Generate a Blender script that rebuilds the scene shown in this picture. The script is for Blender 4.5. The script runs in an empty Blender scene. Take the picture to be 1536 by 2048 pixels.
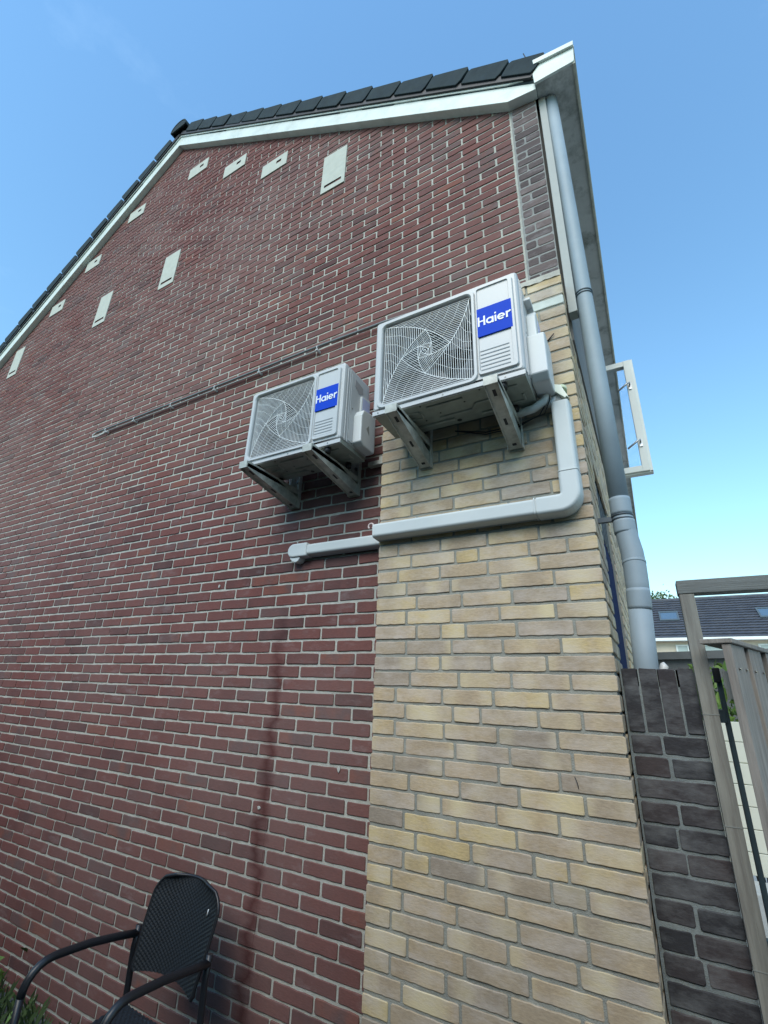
import bpy, bmesh, math, random
from mathutils import Vector, Matrix
R = math.radians
random.seed(7)
scn = bpy.context.scene
col = scn.collection

# ------------------------------------------------------------------ camera
cam_d = bpy.data.cameras.new('camera'); cam = bpy.data.objects.new('camera', cam_d); col.objects.link(cam)
YAW, PIT, ROL = -0.5189401941, 0.3656642904, 0.0335638823
cy, sy, cp, sp = math.cos(YAW), math.sin(YAW), math.cos(PIT), math.sin(PIT)
fw = Vector((sy*cp, cy*cp, sp)); rt = Vector((cy, -sy, 0)); up = rt.cross(fw)
c_, s_ = math.cos(ROL), math.sin(ROL)
rt2 = rt*c_ + up*s_; up2 = -rt*s_ + up*c_
M = Matrix((rt2, up2, -fw)).transposed().to_4x4()
M.translation = Vector((1.2741812, -1.9871006, -0.1627766))
cam.matrix_world = M
cam_d.sensor_fit = 'VERTICAL'; cam_d.sensor_height = 36; cam_d.lens = 16.2175
cam_d.clip_start = 0.02; cam_d.clip_end = 2000
scn.camera = cam

# ------------------------------------------------------------------ light
SUN_EL, SUN_AZ = 45.0, 174.0           # azimuth from +Y towards +X
w = bpy.data.worlds.new('World'); scn.world = w; w.use_nodes = True
nt = w.node_tree; nt.nodes.clear()
out = nt.nodes.new('ShaderNodeOutputWorld'); bg = nt.nodes.new('ShaderNodeBackground')
sky = nt.nodes.new('ShaderNodeTexSky'); sky.sky_type = 'NISHITA'; sky.sun_disc = False
sky.sun_elevation = R(SUN_EL); sky.sun_rotation = R(SUN_AZ)
sky.air_density = 2.0; sky.dust_density = 0.0; sky.ozone_density = 10; sky.altitude = 0
bg.inputs['Strength'].default_value = 0.15
# thin wisps of cirrus, laid out by direction
tc = nt.nodes.new('ShaderNodeTexCoord'); mp = nt.nodes.new('ShaderNodeMapping')
mp.inputs['Scale'].default_value = (2.2, 2.2, 5.0)
nz = nt.nodes.new('ShaderNodeTexNoise'); nz.inputs['Scale'].default_value = 1.6; nz.inputs['Detail'].default_value = 7; nz.inputs['Roughness'].default_value = .62
cr = nt.nodes.new('ShaderNodeValToRGB'); cr.color_ramp.elements[0].position = .62; cr.color_ramp.elements[1].position = .85
cr.color_ramp.elements[0].color = (0, 0, 0, 1); cr.color_ramp.elements[1].color = (.25, .25, .25, 1)
mx = nt.nodes.new('ShaderNodeMixRGB'); mx.blend_type = 'ADD'
L = nt.links.new
L(tc.outputs['Generated'], mp.inputs[0]); L(mp.outputs[0], nz.inputs['Vector']); L(nz.outputs['Fac'], cr.inputs[0])
L(cr.outputs[0], mx.inputs['Fac']); L(sky.outputs[0], mx.inputs['Color1']); mx.inputs['Color2'].default_value = (1.3, 1.4, 1.5, 1)
tn = nt.nodes.new('ShaderNodeMixRGB'); tn.blend_type = 'MULTIPLY'; tn.inputs[0].default_value = 1; tn.inputs[2].default_value = (.99, 1.06, .98, 1)
L(mx.outputs[0], tn.inputs[1]); L(tn.outputs[0], bg.inputs['Color']); L(bg.outputs[0], out.inputs[0])
sd = bpy.data.lights.new('sun', 'SUN'); sd.energy = 1.9; sd.angle = R(42); sd.color = (1, .95, .84)
so = bpy.data.objects.new('sun', sd); col.objects.link(so)
sdir = Vector((math.sin(R(SUN_AZ))*math.cos(R(SUN_EL)), math.cos(R(SUN_AZ))*math.cos(R(SUN_EL)), math.sin(R(SUN_EL))))
so.rotation_euler = sdir.to_track_quat('Z', 'Y').to_euler()
scn.view_settings.view_transform = 'Standard'; scn.view_settings.look = 'None'
scn.view_settings.exposure = .80; scn.view_settings.gamma = 1

G = -1.85       # ground level

# ------------------------------------------------------------------ materials
def mat(name, color, rough=.6, metal=0., var=.12, scale=6., bump=0., bscale=120., spec=.5, dirt=None, dscale=3., dpos=(.45, .7), stretch=None, coat=0.):
    m = bpy.data.materials.new(name); m.use_nodes = True; t = m.node_tree; b = t.nodes['Principled BSDF']
    b.inputs['Roughness'].default_value = rough; b.inputs['Metallic'].default_value = metal
    b.inputs['Specular IOR Level'].default_value = spec
    if coat: b.inputs['Coat Weight'].default_value = coat
    tc = t.nodes.new('ShaderNodeTexCoord'); vec = tc.outputs['Object']
    if stretch:
        mp = t.nodes.new('ShaderNodeMapping'); mp.inputs['Scale'].default_value = stretch; t.links.new(vec, mp.inputs[0]); vec = mp.outputs[0]
    n = t.nodes.new('ShaderNodeTexNoise'); n.inputs['Scale'].default_value = scale; n.inputs['Detail'].default_value = 6; n.inputs['Roughness'].default_value = .65
    t.links.new(vec, n.inputs['Vector'])
    r = t.nodes.new('ShaderNodeValToRGB')
    r.color_ramp.elements[0].position = .25; r.color_ramp.elements[1].position = .75
    r.color_ramp.elements[0].color = tuple(c*(1-var) for c in color)+(1,)
    r.color_ramp.elements[1].color = tuple(min(1, c*(1+var)) for c in color)+(1,)
    t.links.new(n.outputs['Fac'], r.inputs[0]); cout = r.outputs[0]
    if dirt:
        n2 = t.nodes.new('ShaderNodeTexNoise'); n2.inputs['Scale'].default_value = dscale; n2.inputs['Detail'].default_value = 8; n2.inputs['Roughness'].default_value = .7
        t.links.new(vec, n2.inputs['Vector'])
        r2 = t.nodes.new('ShaderNodeValToRGB'); r2.color_ramp.elements[0].position = dpos[0]; r2.color_ramp.elements[1].position = dpos[1]
        r2.color_ramp.elements[0].color = (0, 0, 0, 1); r2.color_ramp.elements[1].color = (1, 1, 1, 1)
        t.links.new(n2.outputs['Fac'], r2.inputs[0])
        mx = t.nodes.new('ShaderNodeMixRGB'); t.links.new(r2.outputs[0], mx.inputs[0]); t.links.new(cout, mx.inputs[1]); mx.inputs[2].default_value = tuple(dirt)+(1,)
        cout = mx.outputs[0]
    t.links.new(cout, b.inputs['Base Color'])
    if bump:
        n3 = t.nodes.new('ShaderNodeTexNoise'); n3.inputs['Scale'].default_value = bscale; n3.inputs['Detail'].default_value = 5
        t.links.new(vec, n3.inputs['Vector'])
        bp = t.nodes.new('ShaderNodeBump'); bp.inputs['Strength'].default_value = bump; bp.inputs['Distance'].default_value = .004
        t.links.new(n3.outputs['Fac'], bp.inputs['Height']); t.links.new(bp.outputs[0], b.inputs['Normal'])
    return m

def brick_mat(name, stops, streak=None, bloom=(.4, .36, .36), bloom_pos=(.56, .85), bloom_amt=.35, stain=False, gs=1.):
    """every brick carries its own 'tone'; colour ramp by tone, fine grain, pale bloom, optional damp stain"""
    m = bpy.data.materials.new(name); m.use_nodes = True; t = m.node_tree; b = t.nodes['Principled BSDF']; K = t.links.new
    b.inputs['Roughness'].default_value = .88; b.inputs['Specular IOR Level'].default_value = .3
    at = t.nodes.new('ShaderNodeAttribute'); at.attribute_name = 'tone'
    at2 = t.nodes.new('ShaderNodeAttribute'); at2.attribute_name = 'seed'
    r = t.nodes.new('ShaderNodeValToRGB'); e = r.color_ramp.elements
    e[0].position, e[0].color = stops[0][0], tuple(stops[0][1])+(1,)
    e[1].position, e[1].color = stops[-1][0], tuple(stops[-1][1])+(1,)
    for p_, c in stops[1:-1]:
        k = e.new(p_); k.color = tuple(c)+(1,)
    tc = t.nodes.new('ShaderNodeTexCoord'); mp = t.nodes.new('ShaderNodeMapping'); K(tc.outputs['Object'], mp.inputs[0])
    mp.inputs['Scale'].default_value = (1, 1, 1)
    # shift texture per brick
    cmb = t.nodes.new('ShaderNodeCombineXYZ'); mu = t.nodes.new('ShaderNodeMath'); mu.operation = 'MULTIPLY'; mu.inputs[1].default_value = 37.
    K(at2.outputs['Fac'], mu.inputs[0]); K(mu.outputs[0], cmb.inputs[0]); K(mu.outputs[0], cmb.inputs[1]); K(cmb.outputs[0], mp.inputs['Location'])
    # inside-brick variation of tone
    n0 = t.nodes.new('ShaderNodeTexNoise'); n0.inputs['Scale'].default_value = 9*gs; n0.inputs['Detail'].default_value = 3; K(mp.outputs[0], n0.inputs['Vector'])
    ma = t.nodes.new('ShaderNodeMath'); ma.operation = 'MULTIPLY_ADD'; ma.inputs[1].default_value = .55; ma.inputs[2].default_value = -.275; K(n0.outputs['Fac'], ma.inputs[0])
    ad = t.nodes.new('ShaderNodeMath'); ad.operation = 'ADD'; K(at.outputs['Fac'], ad.inputs[0]); K(ma.outputs[0], ad.inputs[1]); ad.use_clamp = True
    K(ad.outputs[0], r.inputs[0]); cout = r.outputs[0]
    # grain
    mg = t.nodes.new('ShaderNodeMapping'); mg.inputs['Scale'].default_value = (55, 55, 170); K(tc.outputs['Object'], mg.inputs[0])
    n1 = t.nodes.new('ShaderNodeTexNoise'); n1.inputs['Scale'].default_value = 1.; n1.inputs['Detail'].default_value = 6; n1.inputs['Roughness'].default_value = .7; K(mg.outputs[0], n1.inputs['Vector'])
    rg = t.nodes.new('ShaderNodeValToRGB'); rg.color_ramp.elements[0].position = .3; rg.color_ramp.elements[1].position = .72
    rg.color_ramp.elements[0].color = (.72, .72, .72, 1); rg.color_ramp.elements[1].color = (1.18, 1.18, 1.18, 1); K(n1.outputs['Fac'], rg.inputs[0])
    mm = t.nodes.new('ShaderNodeMixRGB'); mm.blend_type = 'MULTIPLY'; mm.inputs[0].default_value = .8; K(cout, mm.inputs[1]); K(rg.outputs[0], mm.inputs[2]); cout = mm.outputs[0]
    if streak:      # vertical burnt / bright bands as on wasserstrich bricks
        ms = t.nodes.new('ShaderNodeMapping'); ms.inputs['Scale'].default_value = (9, 9, 1.5); K(mp.outputs[0], ms.inputs[0])
        ns = t.nodes.new('ShaderNodeTexNoise'); ns.inputs['Scale'].default_value = 1.; ns.inputs['Detail'].default_value = .5; K(ms.outputs[0], ns.inputs['Vector'])
        for col_, a, c2, amt in streak:
            rs = t.nodes.new('ShaderNodeValToRGB'); rs.color_ramp.elements[0].position = min(a, c2); rs.color_ramp.elements[1].position = max(a, c2)
            rs.color_ramp.elements[0].color = (0, 0, 0, 1) if a < c2 else (amt, amt, amt, 1); rs.color_ramp.elements[1].color = (amt, amt, amt, 1) if a < c2 else (0, 0, 0, 1)
            K(ns.outputs['Fac'], rs.inputs[0])
            mt = t.nodes.new('ShaderNodeMixRGB'); K(rs.outputs[0], mt.inputs[0]); K(cout, mt.inputs[1]); mt.inputs[2].default_value = tuple(col_)+(1,); cout = mt.outputs[0]
    # pale bloom
    mb = t.nodes.new('ShaderNodeMapping'); mb.inputs['Scale'].default_value = (6, 6, 15); K(mp.outputs[0], mb.inputs[0])
    n2 = t.nodes.new('ShaderNodeTexNoise'); n2.inputs['Scale'].default_value = 1.; n2.inputs['Detail'].default_value = 8; n2.inputs['Roughness'].default_value = .72; K(mb.outputs[0], n2.inputs['Vector'])
    rb = t.nodes.new('ShaderNodeValToRGB'); rb.color_ramp.elements[0].position = bloom_pos[0]; rb.color_ramp.elements[1].position = bloom_pos[1]
    rb.color_ramp.elements[0].color = (0, 0, 0, 1); rb.color_ramp.elements[1].color = (bloom_amt,)*3+(1,); K(n2.outputs['Fac'], rb.inputs[0])
    mxb = t.nodes.new('ShaderNodeMixRGB'); K(rb.outputs[0], mxb.inputs[0]); K(cout, mxb.inputs[1]); mxb.inputs[2].default_value = tuple(bloom)+(1,); cout = mxb.outputs[0]
    if stain:
        nl = t.nodes.new('ShaderNodeTexNoise'); nl.inputs['Scale'].default_value = .55; nl.inputs['Detail'].default_value = 6; nl.inputs['Roughness'].default_value = .6; K(tc.outputs['Object'], nl.inputs['Vector'])
        rl = t.nodes.new('ShaderNodeValToRGB'); rl.color_ramp.elements[0].position = .38; rl.color_ramp.elements[1].position = .68
        rl.color_ramp.elements[0].color = (0, 0, 0, 1); rl.color_ramp.elements[1].color = (.26, .26, .26, 1); K(nl.outputs['Fac'], rl.inputs[0])
        ml = t.nodes.new('ShaderNodeMixRGB'); K(rl.outputs[0], ml.inputs[0]); K(cout, ml.inputs[1]); ml.inputs[2].default_value = (.27, .215, .195, 1); cout = ml.outputs[0]
        cout = stain_nodes(t, tc, cout)
    K(cout, b.inputs['Base Color'])
    nb = t.nodes.new('ShaderNodeTexNoise'); nb.inputs['Scale'].default_value = 60; nb.inputs['Detail'].default_value = 8; nb.inputs['Roughness'].default_value = .7; K(mg.outputs[0], nb.inputs['Vector']); nb.inputs['Scale'].default_value = 1.
    bp = t.nodes.new('ShaderNodeBump'); bp.inputs['Strength'].default_value = .45; bp.inputs['Distance'].default_value = .003
    K(nb.outputs['Fac'], bp.inputs['Height']); K(bp.outputs[0], b.inputs['Normal'])
    return m

def stain_nodes(t, tc, cout):
    """damp run mark on the gable, one ragged vertical band below the short duct end"""
    K = t.links.new
    sx = t.nodes.new('ShaderNodeSeparateXYZ'); K(tc.outputs['Object'], sx.inputs[0])
    mp = t.nodes.new('ShaderNodeMapping'); mp.inputs['Scale'].default_value = (2, 2, 6); K(tc.outputs['Object'], mp.inputs[0])
    n = t.nodes.new('ShaderNodeTexNoise'); n.inputs['Scale'].default_value = 2.5; n.inputs['Detail'].default_value = 5; K(mp.outputs[0], n.inputs['Vector'])
    def math(op, a, b_=None, clamp=False):
        m = t.nodes.new('ShaderNodeMath'); m.operation = op; m.use_clamp = clamp
        for i, v in enumerate((a, b_)):
            if v is None: continue
            if isinstance(v, (int, float)): m.inputs[i].default_value = v
            else: K(v, m.inputs[i])
        return m.outputs[0]
    nx = math('MULTIPLY', math('SUBTRACT', n.outputs['Fac'], .5), .16)
    d = math('ABSOLUTE', math('ADD', math('ADD', sx.outputs[0], .480), nx))
    a = math('SUBTRACT', 1., math('DIVIDE', d, .055), True)
    # fades in below z=.35
    f = math('MULTIPLY', math('SUBTRACT', .35, sx.outputs[2]), 2.2, True)
    a = math('MULTIPLY', math('MULTIPLY', a, f), .82)
    n2 = t.nodes.new('ShaderNodeTexNoise'); n2.inputs['Scale'].default_value = 5; K(tc.outputs['Object'], n2.inputs['Vector'])
    dc = math('ABSOLUTE', math('ADD', math('ADD', sx.outputs[0], .449), math('MULTIPLY', math('SUBTRACT', n2.outputs['Fac'], .5), .012)))
    ck = math('MULTIPLY', math('SUBTRACT', 1., math('DIVIDE', dc, .0022), True), math('MULTIPLY', math('SUBTRACT', -.1, sx.outputs[2]), 4., True))
    a = math('MAXIMUM', a, math('MULTIPLY', ck, .8))
    mx = t.nodes.new('ShaderNodeMixRGB'); mx.blend_type = 'MULTIPLY'; K(a, mx.inputs[0]); K(cout, mx.inputs[1]); mx.inputs[2].default_value = (.42, .22, .22, 1)
    return mx.outputs[0]

RED = brick_mat('red_brick', [(0, (.085, .038, .036)), (.25, (.130, .050, .044)), (.5, (.158, .057, .048)), (.72, (.140, .060, .054)), (.88, (.118, .068, .064)), (1, (.185, .068, .050))], stain=True)
PURPLE = brick_mat('purple_grey_brick', [(0, (.075, .058, .057)), (.5, (.108, .083, .080)), (1, (.16, .122, .115))], bloom=(.42, .38, .38), bloom_pos=(.52, .8), bloom_amt=.5)
YELLOW = brick_mat('yellow_brick', [(0, (.31, .255, .195)), (.35, (.42, .33, .225)), (.65, (.46, .35, .225)), (.9, (.49, .37, .21)), (1, (.53, .40, .20))],
                   streak=[((.64, .54, .33), .50, .82, .8), ((.27, .21, .155), .50, .15, .6)], bloom=(.58, .51, .45), bloom_pos=(.44, .74), bloom_amt=.65)
DARKB = brick_mat('weathered_dark_brick', [(0, (.033, .033, .036)), (.5, (.050, .043, .044)), (1, (.070, .052, .050))], bloom=(.27, .28, .28), bloom_pos=(.44, .85), bloom_amt=.6)
def mortar_mat(name, c, stain=False, **k):
    m = mat(name, c, .95, var=.2, scale=30, bump=.7, bscale=260, **k)
    if stain:
        t = m.node_tree; b = t.nodes['Principled BSDF']; src = b.inputs['Base Color'].links[0].from_socket
        tc = [n for n in t.nodes if n.type == 'TEX_COORD'][0]
        t.links.new(stain_nodes(t, tc, src), b.inputs['Base Color'])
    return m
MORT = mortar_mat('pale_mortar', (.43, .43, .38), True, dirt=(.31, .315, .28), dscale=3.5)
MORTP = mortar_mat('grey_mortar', (.25, .25, .235))
MORTY = mortar_mat('sandy_grey_mortar', (.285, .285, .245), dirt=(.20, .205, .18), dscale=7)
MORTD = mortar_mat('weathered_mortar', (.16, .18, .175), dirt=(.27, .30, .29), dscale=6)
WHITE = mat('white_painted_metal', (.49, .49, .48), .34, var=.03, scale=4, dirt=(.43, .44, .43), dscale=2.5, dpos=(.5, .85))
WHITE2 = mat('white_grille_wire', (.74, .75, .73), .4, var=.02)
PLAST = mat('white_plastic', (.56, .575, .57), .42, var=.03, dirt=(.55, .57, .55), dscale=3)
DUCT = mat('white_pvc_duct', (.54, .575, .56), .55, var=.03, scale=3, dirt=(.50, .55, .54), dscale=7, dpos=(.55, .9))
BLUE = mat('blue_badge', (.002, .048, .47), .6, var=.04, spec=.15)
LETTER = mat('white_lettering', (.72, .73, .73), .35, var=.01)
GROOVE = mat('grey_groove', (.25, .27, .28), .6)
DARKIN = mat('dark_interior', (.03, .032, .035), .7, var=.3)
FAN = mat('grey_fan_plastic', (.045, .05, .055), .5)
LABEL = mat('lilac_rating_sticker', (.46, .48, .66), .45, var=.04, scale=30)
GALV = mat('galvanised_pan', (.30, .325, .285), .5, metal=.35, var=.22, scale=9, dirt=(.20, .22, .19), dscale=5, dpos=(.5, .8))
BRKT = mat('bracket_steel', (.52, .52, .455), .42, metal=.1, var=.12, scale=14, dirt=(.26, .26, .22), dscale=8)
STEELD = mat('dull_bolt_steel', (.20, .20, .19), .4, metal=.7)
SHROUD = mat('grey_fan_shroud', (.07, .075, .08), .6)
BLACK = mat('black_rubber_and_shade', (.015, .016, .018), .6)
CONDUIT = mat('grey_conduit', (.14, .15, .15), .4, var=.12)
CLIP = mat('pale_clip', (.5, .51, .5), .5)
TRIM = mat('weathered_white_trim', (.62, .68, .63), .5, var=.06, scale=5, dirt=(.42, .47, .42), dscale=6, dpos=(.48, .8), bump=.1)
TILE = mat('anthracite_roof_tile', (.027, .041, .048), .85, spec=.15, var=.3, scale=12, bump=.3, bscale=90, dirt=(.032, .046, .048), dscale=9)
SOFFIT = mat('dirty_grey_soffit', (.52, .535, .50), .8, var=.12, scale=6, dirt=(.20, .215, .19), dscale=4.5, dpos=(.50, .68), bump=.15)
LIP = mat('gutter_lip_cream', (.50, .50, .40), .5, var=.15, scale=14, dirt=(.28, .30, .25), dscale=10)
PIPE = mat('blue_grey_pvc_pipe', (.25, .31, .345), .6, var=.07, scale=5, dirt=(.22, .27, .30), dscale=4, dpos=(.45, .8))
RINGM = mat('dark_rubber_ring', (.05, .07, .085), .5)
VENT = mat('pale_concrete_block', (.44, .46, .40), .85, var=.1, scale=16, bump=.25)
PANEL = mat('pale_grey_cladding', (.31, .33, .31), .6, var=.08, dirt=(.28, .30, .28), dscale=4)
NAVY = mat('navy_door_paint', (.004, .011, .055), .9, var=.15, spec=.08)
FRAMEW = mat('white_window_paint', (.60, .62, .58), .4, var=.05)
HANDLE = mat('grey_handle_metal', (.42, .43, .44), .35, metal=.6)
WOOD = mat('silvered_wood', (.22, .215, .185), .85, var=.28, scale=3, stretch=(22, 22, 1.6), bump=.5, bscale=12, dirt=(.13, .115, .10), dscale=1.6, dpos=(.5, .72))
WOODB = mat('brown_weathered_plank', (.25, .225, .195), .9, var=.42, scale=3, stretch=(26, 26, 1.5), bump=.5, bscale=12, dirt=(.12, .085, .07), dscale=1.5, dpos=(.52, .74))
WOODH = mat('silvered_wood_beam', (.15, .16, .15), .85, var=.28, scale=3, stretch=(1.6, 22, 22), bump=.5, bscale=12, dirt=(.13, .13, .12), dscale=1.6, dpos=(.5, .72))
GATEST = mat('blue_green_gate_steel', (.085, .13, .15), .5, var=.2)
SIDING = mat('cream_siding', (.62, .62, .52), .6, var=.06)
WICKER = mat('charcoal_wicker', (.010, .014, .018), .5, var=.25, scale=60)
TUBE = mat('black_powder_coat', (.014, .015, .018), .38, var=.1)
SHEDM = mat('grey_felt_shed', (.11, .115, .115), .85, var=.15, bump=.2)
LEAF = mat('green_leaves', (.075, .115, .035), .6, var=.5, scale=3)
LEAF2 = mat('bright_green_leaves', (.13, .22, .04), .6, var=.4, scale=5)
GRASSM = mat('grass_green', (.06, .10, .03), .8, var=.5, scale=9)
BARK = mat('brown_bark', (.09, .07, .05), .9)
PAVE = mat('garden_paving', (.095, .10, .095), .9, var=.15, scale=2, bump=.3)
CREAMB = mat('cream_render', (.55, .47, .36), .85, var=.08, scale=2)
def glass(name, tint=(.8, .85, .9), rough=.03):
    m = bpy.data.materials.new(name); m.use_nodes = True; b = m.node_tree.nodes['Principled BSDF']
    b.inputs['Base Color'].default_value = tint+(1,); b.inputs['Roughness'].default_value = rough
    b.inputs['Transmission Weight'].default_value = 1; b.inputs['IOR'].default_value = 1.12
    return m
GLASS = glass('clear_window_glass')
def mirrorglass():
    m = mat('sky_reflecting_glass', (.08, .12, .16), .06, var=.1); m.node_tree.nodes['Principled BSDF'].inputs['Specular IOR Level'].default_value = 1.; m.node_tree.nodes['Principled BSDF'].inputs['Coat Weight'].default_value = 1
    return m
MGLASS = mirrorglass()

# ------------------------------------------------------------------ mesh helpers
class MB:
    def __init__(s): s.v = []; s.f = []; s.m = []; s.tone = []; s.seed = []; s.sm = []
    def add(s, vs, fs, m=0, tone=0., seed=0., smooth=False, T=None):
        o = len(s.v); s.v += [tuple(T @ Vector(p)) if T else tuple(p) for p in vs]
        for f in fs:
            s.f.append(tuple(o+i for i in f)); s.m.append(m); s.tone.append(tone); s.seed.append(seed); s.sm.append(smooth)
    def box(s, x0, x1, y0, y1, z0, z1, m=0, T=None, tone=0., seed=0.):
        vs = [(x, y, z) for z in (z0, z1) for y in (y0, y1) for x in (x0, x1)]
        fs = [(0, 2, 3, 1), (4, 5, 7, 6), (0, 1, 5, 4), (2, 6, 7, 3), (0, 4, 6, 2), (1, 3, 7, 5)]
        s.add(vs, fs, m, T=T, tone=tone, seed=seed)
    def prism(s, poly, fa, fb, m=0, smooth=False, cap=True):
        """poly: list of 2D points, fa/fb: functions 2D->3D for the two ends"""
        n = len(poly); vs = [fa(*p) for p in poly]+[fb(*p) for p in poly]
        fs = [(i, (i+1) % n, n+(i+1) % n, n+i) for i in range(n)]
        s.add(vs, fs, m, smooth=smooth)
        if cap: s.add(vs, [tuple(reversed(range(n))), tuple(range(n, 2*n))], m)
    def bridge(s, A, B, m=0, smooth=True):
        n = len(A); s.add(list(A)+list(B), [(i, (i+1) % n, n+(i+1) % n, n+i) for i in range(n)], m, smooth=smooth)
    def cap(s, A, m=0): s.add(A, [tuple(range(len(A)))], m)
    def tube(s, pts, r, n=10, m=0, caps=True, smooth=True):
        pts = [Vector(p) for p in pts]; rs = r if isinstance(r, (list, tuple)) else [r]*len(pts)
        rings = []; ref = None
        for i, p in enumerate(pts):
            a = pts[max(0, i-1)]; b = pts[min(len(pts)-1, i+1)]; d = (b-a)
            if d.length < 1e-9: d = Vector((0, 0, 1))
            d.normalize()
            if ref is None: ref = d.orthogonal().normalized()
            ref = (ref - d*ref.dot(d)).normalized(); bi = d.cross(ref)
            rings.append([tuple(p+(ref*math.cos(k*2*math.pi/n)+bi*math.sin(k*2*math.pi/n))*rs[i]) for k in range(n)])
        vs = [v for g in rings for v in g]; fs = []
        for i in range(len(pts)-1):
            for k in range(n): fs.append((i*n+k, i*n+(k+1) % n, (i+1)*n+(k+1) % n, (i+1)*n+k))
        s.add(vs, fs, m, smooth=smooth)
        if caps:
            s.cap(list(reversed(rings[0])), m); s.cap(rings[-1], m)
    def build(s, name, mats, parent=None, bevel=0., loc=None, seg=2, label=None, norm=True):
        me = bpy.data.meshes.new(name); me.from_pydata(s.v, [], s.f)
        if not isinstance(mats, (list, tuple)): mats = [mats]
        for m in mats: me.materials.append(m)
        me.polygons.foreach_set('material_index', s.m)
        a = me.attributes.new('tone', 'FLOAT', 'FACE'); a.data.foreach_set('value', s.tone)
        a = me.attributes.new('seed', 'FLOAT', 'FACE'); a.data.foreach_set('value', s.seed)
        me.polygons.foreach_set('use_smooth', s.sm)
        if norm or bevel:
            bm = bmesh.new(); bm.from_mesh(me)
            if norm: bmesh.ops.remove_doubles(bm, verts=bm.verts, dist=1e-6); bmesh.ops.recalc_face_normals(bm, faces=bm.faces)
            if bevel:
                ed = [e for e in bm.edges if len(e.link_faces) == 2 and e.calc_face_angle(0) > .6]
                bmesh.ops.bevel(bm, geom=ed, offset=bevel, segments=seg, affect='EDGES', profile=.6, clamp_overlap=True)
            bm.to_mesh(me); bm.free()
        me.update()
        o = bpy.data.objects.new(name, me); col.objects.link(o)
        if parent: o.parent = parent
        if loc: o.location = loc
        if label: o['label'] = label
        return o
def thing(name, label, cat, loc=(0, 0, 0), group=None):
    o = bpy.data.objects.new(name, None); o.empty_display_size = .1; col.objects.link(o); o.location = loc
    o['label'] = label; o['category'] = cat
    if group: o['group'] = group
    return o
def tag(o, label, cat, group=None, kind=None):
    if label: o['label'] = label
    if cat: o['category'] = cat
    if group: o['group'] = group
    if kind: o['kind'] = kind
    return o
def rr(cx, cz, hw, hh, r, n=6):
    pts = []
    for sx, sz, a0 in ((1, 1, 0), (-1, 1, 90), (-1, -1, 180), (1, -1, 270)):
        for k in range(n+1):
            a = R(a0+90*k/n); pts.append((cx+sx*(hw-r)+r*math.cos(a), cz+sz*(hh-r)+r*math.sin(a)))
    return pts

# ------------------------------------------------------------------ bricks
def clip_poly(poly, f):
    res = []
    for i, p in enumerate(poly):
        q = poly[(i+1) % len(poly)]; a, b = f(*p), f(*q)
        if a >= 0: res.append(p)
        if (a > 0 > b) or (a < 0 < b):
            t = a/(a-b); res.append((p[0]+(q[0]-p[0])*t, p[1]+(q[1]-p[1])*t))
    return res
def brick(mb, a0, a1, b0, b1, fn, rng, tone, depth=.012, jit=.0015, cor=.006, clips=(), m=0, bev=.003, tiltmax=.0012, sub=.055):
    """irregular brick face in wall coordinates (a along, b up), fn(a,b,d) -> world with d outwards"""
    j = lambda: rng.uniform(-jit, jit)
    pts = []
    na = max(2, int((a1-a0)/sub)); nb = 1
    c = cor*rng.uniform(.6, 1.5)
    def edge(p, q, n):
        dx, dz = q[0]-p[0], q[1]-p[1]; L_ = math.hypot(dx, dz) or 1; nx, nz = dz/L_, -dx/L_
        for k in range(n+1):
            t = k/n if n else 0; o = j() if 0 < k < n else 0
            pts.append((p[0]+dx*t+nx*o, p[1]+dz*t+nz*o))
    x0, x1, z0, z1 = a0+j(), a1+j(), b0+j(), b1+j()
    edge((x0+c, z0+j()*.5), (x1-c, z0+j()*.5), na); edge((x1, z0+c), (x1, z1-c), nb)
    edge((x1-c, z1+j()*.5), (x0+c, z1+j()*.5), na); edge((x0, z1-c), (x0, z0+c), nb)
    for f in clips: pts = clip_poly(pts, f)
    if len(pts) < 3: return
    cx = sum(p[0] for p in pts)/len(pts); cz = sum(p[1] for p in pts)/len(pts)
    ta, tb, off = rng.uniform(-tiltmax, tiltmax)/.1, rng.uniform(-tiltmax, tiltmax)/.04, rng.uniform(-.0015, .0015)
    ins = []
    for p in pts:
        dx, dz = p[0]-cx, p[1]-cz; l = math.hypot(dx, dz) or 1
        k = max(0, 1-bev/l*1.2); ins.append((cx+dx*k, cz+dz*max(0, 1-bev*1.0/max(abs(dz), .012))if abs(dz) > .012 else p[1]))
    front = [fn(p[0], p[1], off+(p[0]-cx)*ta*.5+(p[1]-cz)*tb*.5) for p in ins]
    mid = [fn(p[0], p[1], off-bev*.8+(p[0]-cx)*ta*.5) for p in pts]
    back = [fn(p[0], p[1], -depth) for p in pts]
    n = len(pts); sd = rng.random()
    fs = [tuple(range(n))]+[(i, n+i, n+(i+1) % n, (i+1) % n) for i in range(n)]+[(n+i, 2*n+i, 2*n+(i+1) % n, n+(i+1) % n) for i in range(n)]
    o = len(mb.v); mb.add(front+mid+back, fs, m, tone, sd)

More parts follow.
